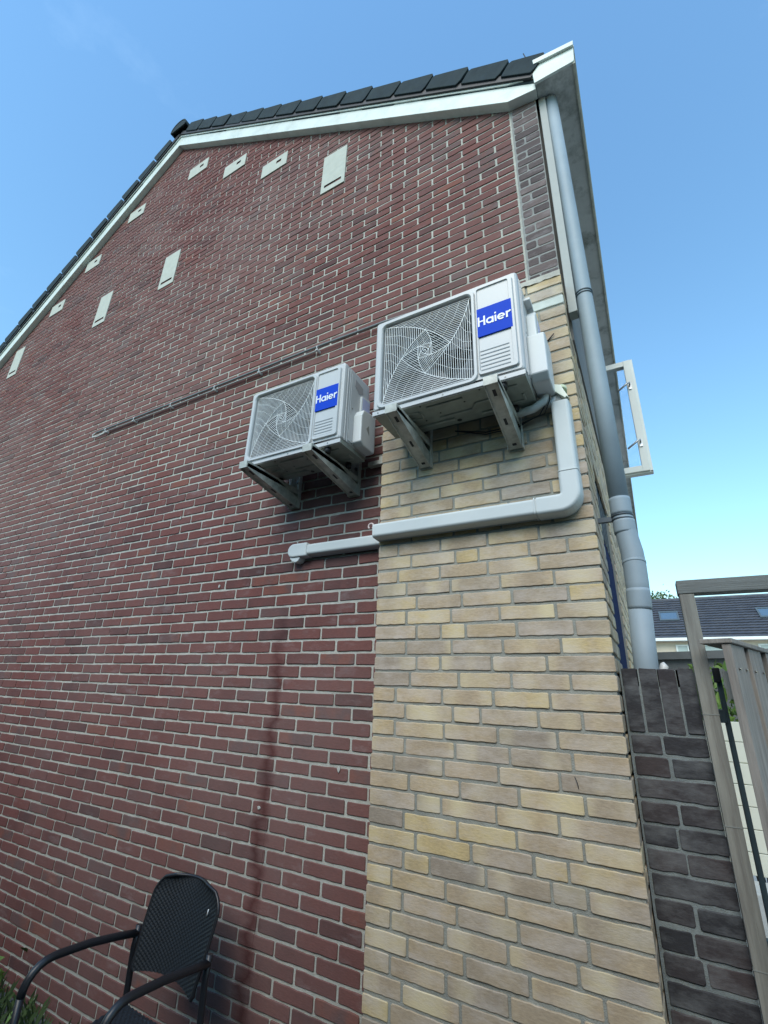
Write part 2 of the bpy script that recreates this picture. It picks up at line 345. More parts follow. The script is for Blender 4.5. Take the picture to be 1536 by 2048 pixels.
# gable geometry
AX, SL = -2.93, .685
def board_bot(x): return 6.06-SL*abs(x-AX)
def board_top(x): return 6.26-SL*abs(x-AX)
XL, XR = -7.05, 1.145
BL, BH = .2175, .0625
house = thing('brick_house', 'red brick gable house with yellow brick corner pier, dark tiled roof and white verge boards', 'house', (0, 0, 0))
rng = random.Random(3)
def fn_g(a, b, d): return (a, -.002-d, b)
red = MB(); pur = MB()
JX = .9805
cl = [lambda a, b: board_bot(a)+.07-b]
row0 = -30
for row in range(row0, 128):
    zb = -BH*(row-row0)     # dummy
rows = range(int(math.floor(G/BH))-1, 104)
for i in rows:
    z0 = i*BH; z1 = z0+BH
    ph = 0 if i % 2 else BL/2          # row just below z=0 has a joint at x=0
    drift = rng.uniform(-.006, .006)
    k = int((XL-ph)/BL)-1
    while True:
        a0 = ph+k*BL+drift; a1 = a0+BL; k += 1
        if a0 > JX-.03: break
        if a1 < XL: continue
        if a1 > JX-.04: a1 = JX
        ajit = rng.uniform(-.005, .005)
        if z0 > board_bot(max(XL, min(a0, a1, key=lambda q: abs(q-AX))))+.08: continue
        if (z1 < 1.60 and a0 > .25): continue         # hidden behind the pier
        t = rng.random()
        if rng.random() < .62: t = .22+.42*rng.random()
        if abs(a0+.30) < .12 and abs(z0-3.07) < .04: t = 0
        brick(red, max(a0, XL)+.0058, a1-.0058, z0+.0061, z1-.0061, fn_g, rng, t, clips=cl, cor=.0035, bev=.002, jit=.0017, sub=.04)
for i in range(24, 62):
    z0 = i*BH; z1 = z0+BH
    if z0 > 3.7 or z1 < 1.70: continue
    if i % 2: segs = [(JX+.012, XR)]
    else:
        c = JX+.012+.062+rng.uniform(-.004, .004); segs = [(JX+.012, c), (c, XR)]
    for a0, a1 in segs:
        brick(pur, a0+.004, a1-.004, z0+.005, z1-.005, fn_g, rng, rng.random(), clips=cl, depth=.01)
ob = red.build('gable_brickwork', [RED], None, norm=False)
# mortar sheet behind + body
gw = MB()
poly = [(XL, G-.3), (XR-.002, G-.3), (XR-.002, 3.35), (XR-.002, board_bot(XR)+.1), (AX, 6.06+.1), (XL, board_bot(XL)+.1)]
gw.prism(poly, lambda a, b: (a, .003, b), lambda a, b: (a, .3, b))
wall_o = gw.build('gable_wall', [MORT], house)
ob.parent = wall_o
cs = MB(); cs.box(JX+.006, XR, .0005, .0028, 1.6, 3.45); co = cs.build('corner_strip', [MORTP], house, label='purple-grey brick corner strip above the yellow pier')
pur.build('strip_brickwork', [PURPLE], co, norm=False)

# mortar smear patches on the gable joints are left to the shader

# ---- yellow pier (proud of the gable) and its return on the street side
PY = -.13; PXL, PXR = .190, 1.155; PT = 1.775
yel = MB(); rng = random.Random(11)
def fn_p(a, b, d): return (a, PY-d, b)
def fn_s(a, b, d): return (PXR+d, a, b)
YH = .0636; phase = .419
def wild_row(a0, a1, rng, prev):
    for _ in range(30):
        x = a0; segs = []; x += rng.choice([.155, .205, .108, .175]) - .0; cuts = [x]
        while a1-x > .24:
            x += (.108 if (rng.random() < .22 and len(cuts) > 0) else .213)+rng.uniform(-.005, .005)
            cuts.append(x)
        if a1-cuts[-1] < .07: cuts[-1] -= .06
        if all(min(abs(c-p) for p in prev) > .028 for c in cuts) if prev else True: break
    return cuts
prev = []
i = 0; z = phase
zs = [phase+YH*k for k in range(-38, 23)]
for zb in zs:
    z0, z1 = zb, zb+YH
    if z0 > PT-.03 or z1 < G-.1: continue
    if z1 > PT: z1 = PT
    cuts = wild_row(PXL, PXR, rng, prev); prev = cuts
    e = [PXL]+cuts+[PXR]
    for a0, a1 in zip(e[:-1], e[1:]):
        h = (a1-a0) < .13
        t = min(1, max(0, rng.gauss(.5, .27)))
        if h and rng.random() < .3: t = 1.
        if abs(z0-1.545) < .04 and a0 > .95 : t = -1
        lft = 0.001 if a0 == PXL else .0052; rgt = .0 if a1 == PXR else .0052
        zz = rng.uniform(-.0015, .0015)
        if t < 0:
            brick(yel, a0+lft, a1-rgt, z0+.0065, z1-.0065, fn_p, rng, .5, m=1); continue
        brick(yel, a0+lft, a1-rgt, z0+.0054+zz, z1-.0054+zz, fn_p, rng, t, jit=.0012, cor=.0035, depth=.0075, bev=.0018, tiltmax=.0016, sub=.018)
# pier return + facade wall bricks (x = PXR plane), y from PY
def side_rows(y0, y1, zlo, zhi, par=0):
    for n, zb in enumerate(zs):
        z0, z1 = zb, zb+YH
        if z0 < zlo-.03 or z1 > zhi+.03: continue
        y = y0+(.0 if (n+par) % 2 else -.105)
        while y < y1-.02:
            a0, a1 = max(y, y0), min(y+.213, y1); y += .213
            if a1-a0 < .03: continue
            brick(yel, a0+.005, a1-.005, z0+.0065, z1-.0065, fn_s, rng, min(1, max(0, rng.gauss(.45, .2))), jit=.002, cor=.007)
side_rows(PY+.001, .29, G, PT-.27); side_rows(PY+.001, -.004, PT-.27, PT)
side_rows(.29, 1.13, .95, PT-.27); side_rows(1.13, 2.6, G, PT-.27); 
pm = MB()
pm.box(PXL+.004, PXR-.006, PY+.0042, .001, G-.3, PT-.003)
pm.box(.9, PXR-.006, .0035, .288, G-.3, PT-.28)
pm.box(.9, PXR-.006, .2885, 1.13, .97, PT-.28)
pm.box(.9, PXR-.006, 1.1305, 2.6, G-.3, PT-.28)
pier = pm.build('corner_pier', [MORTY], house, label='yellow brick corner pier standing proud of the red gable')
yel.build('pier_brickwork', [YELLOW, mat('whitewashed_brick', (.5, .53, .48), .8, var=.15, scale=20)], pier, norm=False)
# mortar capping on the pier
cp_ = MB(); rng2 = random.Random(5)
n = 40; top = []
vs = []; fs = []
for k in range(n+1):
    x = PXL+(PXR-PXL)*k/n; a = rng2.uniform(-.003, .003)
    vs += [(x, PY-.004+a, PT-.028-rng2.uniform(0, .007)), (x, PY-.003+a, PT+.002+a), (x, .0, PT+.03+a)]
for k in range(n):
    fs += [(3*k, 3*k+3, 3*k+4, 3*k+1), (3*k+1, 3*k+4, 3*k+5, 3*k+2)]
cp_.add(vs, fs); cp_.build('mortar_cap', [mat('pale_cap_mortar', (.46, .44, .38), .9, var=.2, scale=18, dirt=(.30, .28, .24), dscale=12, bump=.5)], pier)

# ---- front facade
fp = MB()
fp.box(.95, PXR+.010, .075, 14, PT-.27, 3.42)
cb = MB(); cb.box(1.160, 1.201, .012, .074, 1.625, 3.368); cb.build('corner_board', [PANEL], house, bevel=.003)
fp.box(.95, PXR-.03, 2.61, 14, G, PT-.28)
fac = fp.build('front_cladding', [mat('shade_dark_cladding', (.13, .125, .115), .8, var=.2)], house, bevel=.003)  # dark colour paints in the shaded gap beside the downpipe
ln_ = MB()
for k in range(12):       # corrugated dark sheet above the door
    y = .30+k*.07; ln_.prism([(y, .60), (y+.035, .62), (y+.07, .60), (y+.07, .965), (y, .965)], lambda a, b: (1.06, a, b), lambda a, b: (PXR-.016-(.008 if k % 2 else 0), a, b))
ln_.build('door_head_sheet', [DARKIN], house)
dd = MB(); dd.box(1.08, 1.138, .292, 1.126, G, .60)
door = dd.build('door', [NAVY], house, bevel=.004)
dh = MB(); dh.tube([(1.138, .40, -.8), (1.175, .40, -.8), (1.175, .50, -.8)], .009); dh.build('handle', [HANDLE], door)

DAB = mat('mortar_dab', (.42, .42, .38), .9)
for (dx_, dz_) in ((-1.53, .93), (-1.02, .40), (-2.05, .62), (-.50, -.72), (-.05, -.51)):
    b = MB(); rd = random.Random(int(dx_*1000)); n_ = 9
    b.prism([(dx_+.010*rd.uniform(.5, 1.3)*math.cos(2*math.pi*k/n_), dz_+.012*rd.uniform(.4, 1.3)*math.sin(2*math.pi*k/n_)) for k in range(n_)], lambda a, c: (a, -.007, c), lambda a, c: (a, -.001, c)); b.build('mortar_dab', [DAB], wall_o, bevel=.0015)
# ---- verge boards (one per slope)
def board(xa, xb, name):
    b = MB(); y0, y1 = -.062, .0
    if xb > 0:
        pts = [(AX, 6.06), (.985, board_bot(.985)), (1.16, 3.352), (1.16, 3.487), (.995, board_top(.995)), (AX, 6.26)]
    else:
        pts = [(AX, 6.06), (AX, 6.26), (XL-.25, board_top(XL-.25)), (XL-.25, board_bot(XL-.25))]
    b.prism(pts, lambda a, c: (a, y0, c), lambda a, c: (a, y1-.001, c))
    o = b.build(name, [TRIM], house, bevel=.003)
    s = MB()
    if xb > 0: pts = [(AX, 6.212), (.995, board_top(.995)-.045), (1.158, 3.445), (1.158, 3.478), (.995, board_top(.995)-.018), (AX, 6.24)]
    else: pts = [(AX, 6.212), (AX, 6.24), (XL-.25, board_top(XL-.25)-.018), (XL-.25, board_top(XL-.25)-.045)]
    s.prism(pts, lambda a, c: (a, y0-.012, c), lambda a, c: (a, y0+.002, c)); s.build('trim_strip', [TRIM], o, bevel=.002)
    return o
board(AX, 1.16, 'verge_board'); board(XL, AX, 'verge_board')

# ---- roof: slab, verge tiles with folded sides, ridge tiles
rf = MB(); DEP = 14
for sgn in (1, -1):
    x1 = 1.20 if sgn > 0 else XL-.25
    pts = [(AX, 6.27), (x1, board_top(x1)+.01), (x1, board_top(x1)+.05), (AX, 6.31)]
    if sgn < 0: pts.reverse()
    rf.prism(pts, lambda a, c: (a, -.02, c), lambda a, c: (a, DEP, c))
roof = rf.build('roof', [TILE], house)
def slope_pt(sgn, s, h): # s along slope from the ridge, h normal offset above board top
    ca, sa = 1/math.hypot(1, SL), SL/math.hypot(1, SL)
    x = AX+sgn*(s*ca+h*sa); z = 6.26-s*sa+h*ca
    return x, z
gauge = .3260; rt_ = MB(); rng = random.Random(8)
for sgn, cnt in ((1, 15), (-1, 16)):
    for k in range(cnt):
        s0 = .12+k*gauge; s1 = s0+gauge+.045
        if sgn > 0 and k == cnt-1: s1 = s0+gauge-.02
        h0, h1 = .088, .122
        dy = rng.uniform(-.004, .004); dh_ = rng.uniform(-.004, .004)
        v = MB()
        T = 0.022
        def P(s, h, y): x, zz = slope_pt(sgn, s, h); return (x, y, zz)
        # folded side plate, chamfered, with an open gap to the next tile
        yo = -.098+dy
        q = [(s0+.030, h0-.080), (s1-.055, h0-.086), (s1-.040, h0-.05), (s1-.032, h1+.016+dh_), (s1-.048, h1+.034+dh_), (s0+.042, h0+.044+dh_), (s0+.028, h0+.028+dh_)]
        rt_.prism(q, lambda a, b: P(a, b, yo), lambda a, b: P(a, b, yo+.045))
        # top plate
        q = [(s0, h0-.13+dh_), (s1, h0-.13+dh_), (s1, h1-.018), (s0, h0-.012)]
        rt_.prism(q, lambda a, b: P(a, b, yo+.032), lambda a, b: P(a, b, .28+yo))
rt_.build('verge_tiles', [TILE], roof, bevel=.004)
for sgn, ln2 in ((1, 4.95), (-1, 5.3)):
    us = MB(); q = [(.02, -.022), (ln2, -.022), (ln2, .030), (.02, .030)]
    us.prism(q, lambda a, b: (slope_pt(sgn, a, b)[0], -.088, slope_pt(sgn, a, b)[1]), lambda a, b: (slope_pt(sgn, a, b)[0], -.066, slope_pt(sgn, a, b)[1])); us.build('shade_strip', [BLACK], roof)  # black strip stands in for the shade between verge tiles and board
# stepped courses of field tiles over the whole slope
ft = MB()
for sgn, cnt in ((1, 15), (-1, 16)):
    for k in range(cnt):
        s0 = .12+k*gauge; s1 = s0+gauge+.03
        q = [(s0, .055), (s1, .075), (s1, .10), (s0, .07)]
        ft.prism(q, lambda a, b: (slope_pt(sgn, a, b)[0], .19, slope_pt(sgn, a, b)[1]), lambda a, b: (slope_pt(sgn, a, b)[0], DEP-.01, slope_pt(sgn, a, b)[1]))
ft.build('tile_courses', [TILE], roof)
rg = MB()
for k in range(30):
    y0 = -.135+k*.42
    prof = [(math.cos(R(a))*.135, math.sin(R(a))*.115) for a in range(-8, 189, 14)]
    inn = [(p[0]*.86, p[1]*.84) for p in reversed(prof)]
    ring = prof+inn
    zc = 6.30; e = .012 if k % 1 == 0 else 0
    rg.prism(ring, lambda a, b: (AX+a*1.05, y0, zc+b*1.08), lambda a, b: (AX+a, y0+.43, zc+b))
    if k == 0:
        rg.prism(prof, lambda a, b: (AX+a*1.04, y0+.004, zc+b*1.06), lambda a, b: (AX+a*1.04, y0+.022, zc+b*1.06))
rg.build('ridge_tiles', [TILE], roof, bevel=.003)
# wire stub on last tile
ws = MB(); ws.tube([(1.14, -.09, 3.60), (1.118, -.10, 3.70)], .003, 6); ws.build('tile_clip', [BLACK], roof)

# ---- gutter
GX0, GX1, GZ0, GZ1 = 1.163, 1.392, 3.372, 3.515
gt = MB(); GY = -.082
gt.box(GX0, GX1-.012, GY+.012, DEP, GZ0, GZ0+.016)
gut = gt.build('gutter', [SOFFIT], house)
g2 = MB(); g2.box(GX1-.014, GX1, GY+.002, DEP, GZ0-.012, GZ1+.002); g2.box(GX0, GX0+.012, .01, DEP, GZ0+.017, GZ1)
g2.box(GX1-.02, GX1+.010, GY-.002, DEP, GZ1-.004, GZ1+.014)
g2.build('gutter_front', [LIP], gut, bevel=.002)
g3 = MB()
prof = [(GX0-.006, GZ0-.004), (GX1-.012, GZ0-.004), (GX1-.002, GZ0+.004), (GX1+.008, GZ1+.016), (GX0+.004, GZ1+.052), (GX0-.004, GZ1+.045), (GX0-.010, GZ1-.02)]
g3.prism(prof, lambda a, b: (a, GY-.006, b), lambda a, b: (a, GY+.010, b))
g3.prism([(GX0+.004, GZ1+.012), (GX1+.006, GZ1-.020), (GX1+.010, GZ1+.020), (GX0+.002, GZ1+.055)], lambda a, b: (a, GY-.022, b), lambda a, b: (a, GY-.005, b))
g3.build('gutter_end', [TRIM], gut, bevel=.003)

# ---- downpipe
def cyl_ring(mb, c, r, h, m=0, tilt=(0, 0), n=24):
    c = Vector(c); d = Vector((tilt[0], tilt[1], 1)).normalized()*h/2
    mb.tube([c-d, c-d*.7, c+d*.7, c+d], [r*.985, r, r, r*.985], n, m)
pr = .0385
def pxz(z): return 1.228+(3.3-z)*.0072          # hangs a little out of plumb
py = .058
path = [(pxz(z), py, z) for z in (3.38, 2.6, 1.9, 1.2, .56)]
pp = MB(); pp.tube(path, pr, 32)
low = [(1.248, py, .56), (1.250, py, .50), (1.2555, py-.001, .44), (1.262, py-.004, .38), (1.2635, py-.008, .32), (1.262, py-.010, .25), (1.2575, py-.011, .16)]
pp.tube(low, [pr*1.0, pr*1.02, pr*1.05, pr*1.08, pr*1.08, pr*1.07, pr*1.05], 32)
pp.tube([(1.259, py-.011, .20), (1.246, py-.011, -.06), (1.235, py-.011, G)], pr*1.06, 32)
pipe = pp.build('downpipe', [PIPE], house)
for c0, r0, h0, tl in (((1.2505, py, .490), 1.09, .055, (0, 0)), ((pxz(.58), py, .58), 1.07, .075, (0, 0)), ((1.2632, py-.007, .335), 1.12, .012, (.0, .25)), ((1.2590, py-.011, .19), 1.10, .08, (.04, 0))):
    pc = MB(); cyl_ring(pc, c0, pr*r0, h0, tilt=tl); pc.build('pipe_socket', [PIPE], pipe)
for zc in (1.745, .53):
    k = MB(); xx = pxz(zc)
    for dz in (-.008, .008): cyl_ring(k, (xx, py, zc+dz), pr*1.10, .006)
    k.box(PXR-.0, xx-pr+.002, py-.010, py+.010, zc-.010, zc+.010)
    k.build('pipe_clamp', [RINGM], pipe)
cw = MB(); cw.tube([(1.290, py+.03, -.09), (1.305, py+.03, -.052), (1.300, py+.03, -.040)], [.016, .015, .007], 12)
cw.build('pipe_cap', [PLAST], pipe)

# ---- open casement window on the facade
cas = MB(); wy, wx0, wx1, wz0, wz1 = 2.1, 1.17, 1.497, 1.60, 2.72
ft_ = .055
def frame(mb, x0, x1, z0, z1, t, y0, y1):
    mb.box(x0, x0+t, y0, y1, z0, z1); mb.box(x1-t, x1, y0, y1, z0, z1)
    mb.box(x0+t-.001, x1-t+.001, y0+.001, y1-.001, z0+.001, z0+t); mb.box(x0+t-.001, x1-t+.001, y0+.001, y1-.001, z1-t, z1-.001)
frame(cas, wx0, wx1-.012, wz0, wz1, ft_, wy-.03, wy+.03)
cas.box(wx1-.013, wx1+.010, wy-.012, wy+.045, wz0-.012, wz1+.01)
cas.box(wx0, wx1+.010, wy-.012, wy+.045, wz0-.013, wz0+.006)
cwn = cas.build('casement_window', [FRAMEW], house, bevel=.004)
gl = MB(); gl.box(wx0+ft_-.004, wx1-ft_-.008, wy-.004, wy+.002, wz0+ft_-.004, wz1-ft_+.004); gl.build('pane', [GLASS], cwn)
for zz, l in ((2.44, .13), (1.86, .13)):
    h = MB(); xh = wx1-.045
    h.box(xh-.011, xh+.011, wy-.04, wy-.029, zz-.035, zz+.035)
    h.tube([(xh, wy-.035, zz+.01), (xh, wy-.07, zz+.012), (xh-.02, wy-.075, zz+.005), (xh-.10, wy-.078, zz-.055)], .0085, 8)
    h.build('handle', [HANDLE], cwn)

# ---- pale blocks set in the gable (nesting boxes / wall vents)
def wall_block(cx, cz, wd, ht, slot, name, shear=0):
    b = MB()
    (sx, sz, sw, sh) = slot
    x0, x1, z0, z1 = cx-wd/2, cx+wd/2, cz-ht/2, cz+ht/2
    a0, a1, c0, c1 = cx+sx-sw/2, cx+sx+sw/2, cz+sz-sh/2, cz+sz+sh/2
    y = -.009
    O = [(x0, z0), (x1, z0), (x1, z1), (x0, z1)]; I = [(a0, c0), (a1, c0), (a1, c1), (a0, c1)]
    P3 = lambda L_, yy: [(p[0], yy, p[1]) for p in L_]
    b.bridge(P3(O, y), P3(I, y), 0, False); b.bridge(P3(I, y), P3(I, .06), 1, False); b.cap(P3(I, .06), 1); b.bridge(P3(O, .0), P3(O, y), 0, False)
    return b.build(name, [VENT, DARKIN], wall_o)
for cx, cz in ((-2.47, 5.36), (-1.80, 4.91), (-1.19, 4.47), (-3.60, 5.35), (-4.345, 4.89), (-4.96, 4.42)):
    wall_block(cx, cz, .315, .175, (.055, .015, .060, .036), 'nest_block')
for cx, cz in ((-.447, 3.86), (-2.52, 3.83), (-3.69, 3.83), (-5.65, 3.79)):
    wall_block(cx, cz, .235, .455, (.0, -.160, .170, .030), 'wall_vent')

# ------------------------------------------------------------------ air conditioners
def poly_scan(poly, axis, val):
    xs = []
    for i, p in enumerate(poly):
        q = poly[(i+1) % len(poly)]; a, b = p[axis]-val, q[axis]-val
        if (a > 0) != (b > 0):
            t = a/(a-b); xs.append(p[1-axis]+(q[1-axis]-p[1-axis])*t)
    xs.sort(); return xs
def grille(mb, cx, cz, half, y):
    def pt(lv, k):
        rad = half*1.414*(.385**lv); a = R(135-45*lv-90*k)
        if lv == 0: rad *= .985
        return Vector((cx+rad*math.cos(a), cz+rad*math.sin(a)))
    def arc(lv, k, n=14):
        A, B, C = pt(lv, k), pt(lv+1, k), pt(lv+1, k+1)
        # quadratic through the three points, t of B by chord length
        tb = (B-A).length/((B-A).length+(C-B).length)
        Cn = (B-A*(1-tb)**2-C*tb**2)/(2*tb*(1-tb))
        return [A*(1-t)**2+Cn*2*t*(1-t)+C*t*t for t in [i/n for i in range(n+1)]], tb
    def wire(pts, r, dy=0.):
        mb.tube([(p[0], y+dy+half*.045*(-(1-min(1, max(abs(p[0]-cx), abs(p[1]-cz))/half))), p[1]) for p in pts], r, 4, 0, False, False)
    for lv, nb in ((0, 22), (1, 9), (2, 4)):
        for k in range(4):
            a, tb = arc(lv, k); wire(a, .0016 if lv == 0 else .0014)
            a2, tb2 = arc(lv, k+1)
            nA = len(a)
            poly = list(a)+list(reversed([p for i, p in enumerate(a2) if i/14 <= tb2+.01]))   # A0..C(=pt(lv+1,k+1)) then back to A(k+1)
            P0, P1 = pt(lv, k), pt(lv, k+1); u = (P1-P0).normalized(); nrm = Vector((u.y, -u.x))
            cen = Vector((cx, cz))
            if (cen-P0).dot(nrm) < 0: nrm = -nrm
            loc = [((p-P0).dot(u), (p-P0).dot(nrm)) for p in poly]
            mxd = max(q[1] for q in loc)
            step = mxd/nb
            for j in range(1, nb+1):
                d = (j-.5)*step if lv else (j-.45)*step
                xs = poly_scan(loc, 1, d)
                for q in range(0, len(xs)-1, 2):
                    if xs[q+1]-xs[q] < .006: continue
                    A = P0+u*xs[q]+nrm*d; B = P0+u*xs[q+1]+nrm*d
                    Mi = (A+B)/2; wire([A, Mi, B], .0013)
            if lv < 2:
                nr = 8 if lv == 0 else 5; Ls = (P1-P0).length
                for j in range(1, nr):
                    tgt = a[int((j/nr)*(nA-1))]; base = P0+u*Ls*(.12+.88*j/nr)
                    Mi = (tgt+base)/2+u*(.015 if lv == 0 else .004)
                    wire([tgt, Mi, base], .0008, .002)
    ring = [Vector((cx+.022*half*math.cos(t/8*math.pi), cz+.022*half*math.sin(t/8*math.pi))) for t in range(17)]
    wire(ring, .002)

def lettering(mb, x0, z0, h, y):
    """the five letters H a i e r as raised strokes; h = cap height"""
    th = h*.15
    lay = [0]
    def stroke(pts, t=th):
        lay[0] += 1; yf = y-.0010-.00012*lay[0]
        # ribbon with mitred joins
        n = len(pts); L_, Rr = [], []
        for i in range(n):
            a = Vector(pts[max(0, i-1)]); b = Vector(pts[min(n-1, i+1)]); d = (b-a).normalized(); nn = Vector((-d.y, d.x))*t/2
            p = Vector(pts[i]); L_.append(p+nn); Rr.append(p-nn)
        for q in ([L_+list(reversed(Rr))] if Vector(pts[0]) != Vector(pts[-1]) and n < 4 else [[L_[i], L_[i+1], Rr[i+1], Rr[i]] for i in range(n-1)]):
            mb.prism([(x0+v.x, z0+v.y) for v in q], lambda a, b: (a, y+.0004+.00003*lay[0], b), lambda a, b: (a, yf, b))
    xh = h*.66; r = (xh-th)/2
    def arcp(cx, cz, r, a0, a1, n=16): return [(cx+r*math.cos(R(a0+(a1-a0)*i/n)), cz+r*math.sin(R(a0+(a1-a0)*i/n))) for i in range(n+1)]
    x = th/2
    stroke([(x, 0), (x, h)]); stroke([(x, h*.50), (x+h*.50, h*.50)], th*.95); stroke([(x+h*.50, 0), (x+h*.50, h)])
    x += h*.50+th*.5+h*.07
    c = (x+r+th/2, xh/2); stroke(arcp(c[0], c[1], r, 0, 360, 24)); stroke([(c[0]+r, 0), (c[0]+r, xh)])
    x = c[0]+r+th/2+h*.09+th/2
    stroke([(x, 0), (x, xh)]); stroke([(x, h*.82), (x, h*.98)])
    x += th/2+h*.07
    c = (x+r+th/2, xh/2); stroke(arcp(c[0], c[1], r, 0, 318, 24)); stroke([(c[0]-r, xh/2), (c[0]+r+th*.3, xh/2)], th*.8)
    x = c[0]+r+th/2+h*.08+th/2
    stroke([(x, 0), (x, xh)]); stroke([(x, xh*.55)]+[(p[0], p[1]) for p in arcp(x+r*.9, xh*.50, r*.95, 165, 88, 8)]+[(x+r*1.25, xh+th*.05)])
    return x+r*1.25

def aircon(label, loc, w_, h_, d_, var):
    t = thing('air_conditioner', label, 'air conditioner', loc, 'outdoor units on the gable')
    k = w_/.70; gc = (w_*.382, h_*.49); gh = (w_*.318, h_*.415)
    # --- casing: front plate with a framed square opening, then body sides
    c = MB(); n = 6
    cxm, czm = w_/2, (h_+.030)/2+.0; hw, hh = w_/2, (h_-.030)/2
    Y = lambda loop, y: [(p[0], y, p[1]) for p in loop]
    czm = .030+hh
    L0 = Y(rr(cxm, czm, hw, hh, .012, n), .016); L1 = Y(rr(cxm, czm, hw-.003, hh-.002, .012, n), .005); L2 = Y(rr(cxm, czm, hw-.010, hh-.006, .012, n), 0)
    A0 = Y(rr(gc[0], gc[1]+.012, gh[0]+.022, gh[1]+.024, .035, n), 0); A1 = Y(rr(gc[0], gc[1]+.012, gh[0]+.018, gh[1]+.020, .035, n), -.009)
    B0 = Y(rr(gc[0], gc[1]+.012, gh[0]+.007, gh[1]+.007, .03, n), -.009); B1 = Y(rr(gc[0], gc[1]+.012, gh[0]+.003, gh[1]+.003, .027, n), -.002); B2 = Y(rr(gc[0], gc[1]+.012, gh[0]+.002, gh[1]+.002, .027, n), .022)
    for a, b in ((L0, L1), (L1, L2), (L2, A0), (A0, A1), (A1, B0), (B0, B1), (B1, B2)): c.bridge(a, b, 0, False)
    # body
    Bk = Y(rr(cxm, czm, hw, hh, .012, n), d_); c.bridge(L0, Bk, 0, False); c.cap(Bk, 0)
    # stepped rib on the right side, lid line
    case = c.build('casing', [WHITE], t)
    e = case.data
    for bxs in ((w_-.001, w_+.003, .030, .036, .03, h_-.02), (w_-.001, w_+.0028, .052, .056, .03, h_-.02), (w_-.001, w_+.0025, .066, d_-.012, .045, h_-.035), (-.003, .001, .030, .036, .03, h_-.02)):
        rb = MB(); rb.box(*bxs); rb.build('side_rib', [WHITE], case, bevel=.0015)
    # service panel on the right of the fan
    sp_ = MB(); x0, x1 = gc[0]+gh[0]+.0235, w_-.018
    P0 = rr((x0+x1)/2, .03+hh-.004, (x1-x0)/2, hh-.022, .012, n); P1 = rr((x0+x1)/2, .03+hh-.004, (x1-x0)/2-.004, hh-.026, .012, n)
    P2 = rr((x0+x1)/2-.006, .03+hh+.0, (x1-x0)/2-.014, hh-.034, .010, n); P3_ = rr((x0+x1)/2-.006, .03+hh, (x1-x0)/2-.016, hh-.036, .010, n)
    sp_.bridge(Y(P0, .001), Y(P1, -.011), 0, False); sp_.bridge(Y(P1, -.011), Y(P2, -.011), 0, False); sp_.bridge(Y(P2, -.011), Y(P3_, -.005), 0, False); sp_.cap(Y(P3_, -.005))
    spn = sp_.build('service_panel', [WHITE], t)
    lx0, lx1 = x0+.012, x1-.034
    for i in range(6):
        z = .072*h_/.545+i*.0192*h_/.545; lv = MB(); lv.box(lx0, lx1, -.0068, -.0052, z, z+.0042); lv.build('louvre_line', [GROOVE], spn)
    # badge with letters
    bd = MB(); bx0, bx1 = x0+.006, x0+.006+.150*k; bz0 = .238*h_/.545*1.02; bz1 = bz0+.152*h_/.545
    bd.box(bx0, bx1, -.0118, -.005, bz0, bz1)
    bo = bd.build('badge', [BLUE], t, bevel=.0008)
    le = MB(); ch = (bx1-bx0)*.335
    lettering(le, bx0+.0035, bz0+(bz1-bz0)*.36, ch, -.0118)
    le.build('lettering', [LETTER], bo)
    # base lip and pan
    bp = MB(); bp.box(.004, w_-.002, .006, .012, .002, .026); bp.box(0, w_, .0, .006, .004, .026)
    bp.build('base_lip', [WHITE], t, bevel=.0015)
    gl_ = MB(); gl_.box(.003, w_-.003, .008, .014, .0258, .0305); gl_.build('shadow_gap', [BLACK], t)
    pan = MB(); pan.box(.004, w_-.004, .012, d_-.002, .006, .030)
    rng = random.Random(var*5+1)
    def rib(pts, r=.006):
        for (a, b) in zip(pts[:-1], pts[1:]):
            pan.tube([(a[0]*w_, a[1]*d_, .0055), (b[0]*w_, b[1]*d_, .0055)], r, 8)
    rib([(.12, .28), (.30, .28), (.30, .50), (.17, .50)]); rib([(.36, .20), (.60, .20)], .007); rib([(.40, .62), (.62, .62), (.66, .45), (.78, .45)], .007)
    rib([(.22, .78), (.48, .78)], .009); rib([(.82, .25), (.93, .25)]); rib([(.80, .75), (.94, .75), (.94, .55)])
    rib([(.66, .82), (.76, .82)], .01)
    pan_o = pan.build('base_pan', [GALV], t, bevel=.002)
    for hx, hy, hr in ((.50, .88, .011), (.42, .48, .004), (.30, .62, .004), (.60, .33, .004), (.33, .12, .004), (.72, .10, .004)):
        ho = MB(); ho.tube([(hx*w_, hy*d_, .0065), (hx*w_, hy*d_, .0048)], hr, 16); ho.build('drain_hole', [BLACK], pan_o)
    # cavity and fan
    cv = MB(); cc = (gc[0], gc[1]+.012)
    Rr = min(gh)*.97
    inner = [(cc[0]+Rr*math.cos(R(a)), cc[1]+Rr*math.sin(R(a))) for a in range(0, 360, 12)]
    cv.prism(inner, lambda a, b: (a, .028, b), lambda a, b: (a, d_*.8, b), 0, True)
    cv.box(cc[0]-gh[0]-.002, cc[0]+gh[0]+.002, .021, .0235, cc[1]-gh[1]-.002, cc[1]+gh[1]+.002)
    # open shroud plate: replace the solid sheet by a ring
    cv = MB()
    sq = rr(cc[0], cc[1], gh[0]+.002, gh[1]+.002, .02, 7)
    cir = []
    for sx, sz, a0 in ((1, 1, 0), (-1, 1, 90), (-1, -1, 180), (1, -1, 270)):
        for q in range(8):
            a = R(a0+90*q/7.001); cir.append((cc[0]+Rr*math.cos(a), cc[1]+Rr*math.sin(a)))
    cv.bridge(Y(sq, .022), Y(cir, .026), 0); cv.bridge(Y(cir, .026), Y(cir, d_*.55), 1); cv.cap(Y(cir, d_*.55), 1)
    cv.build('fan_shroud', [SHROUD, DARKIN], t)
    fn = MB()
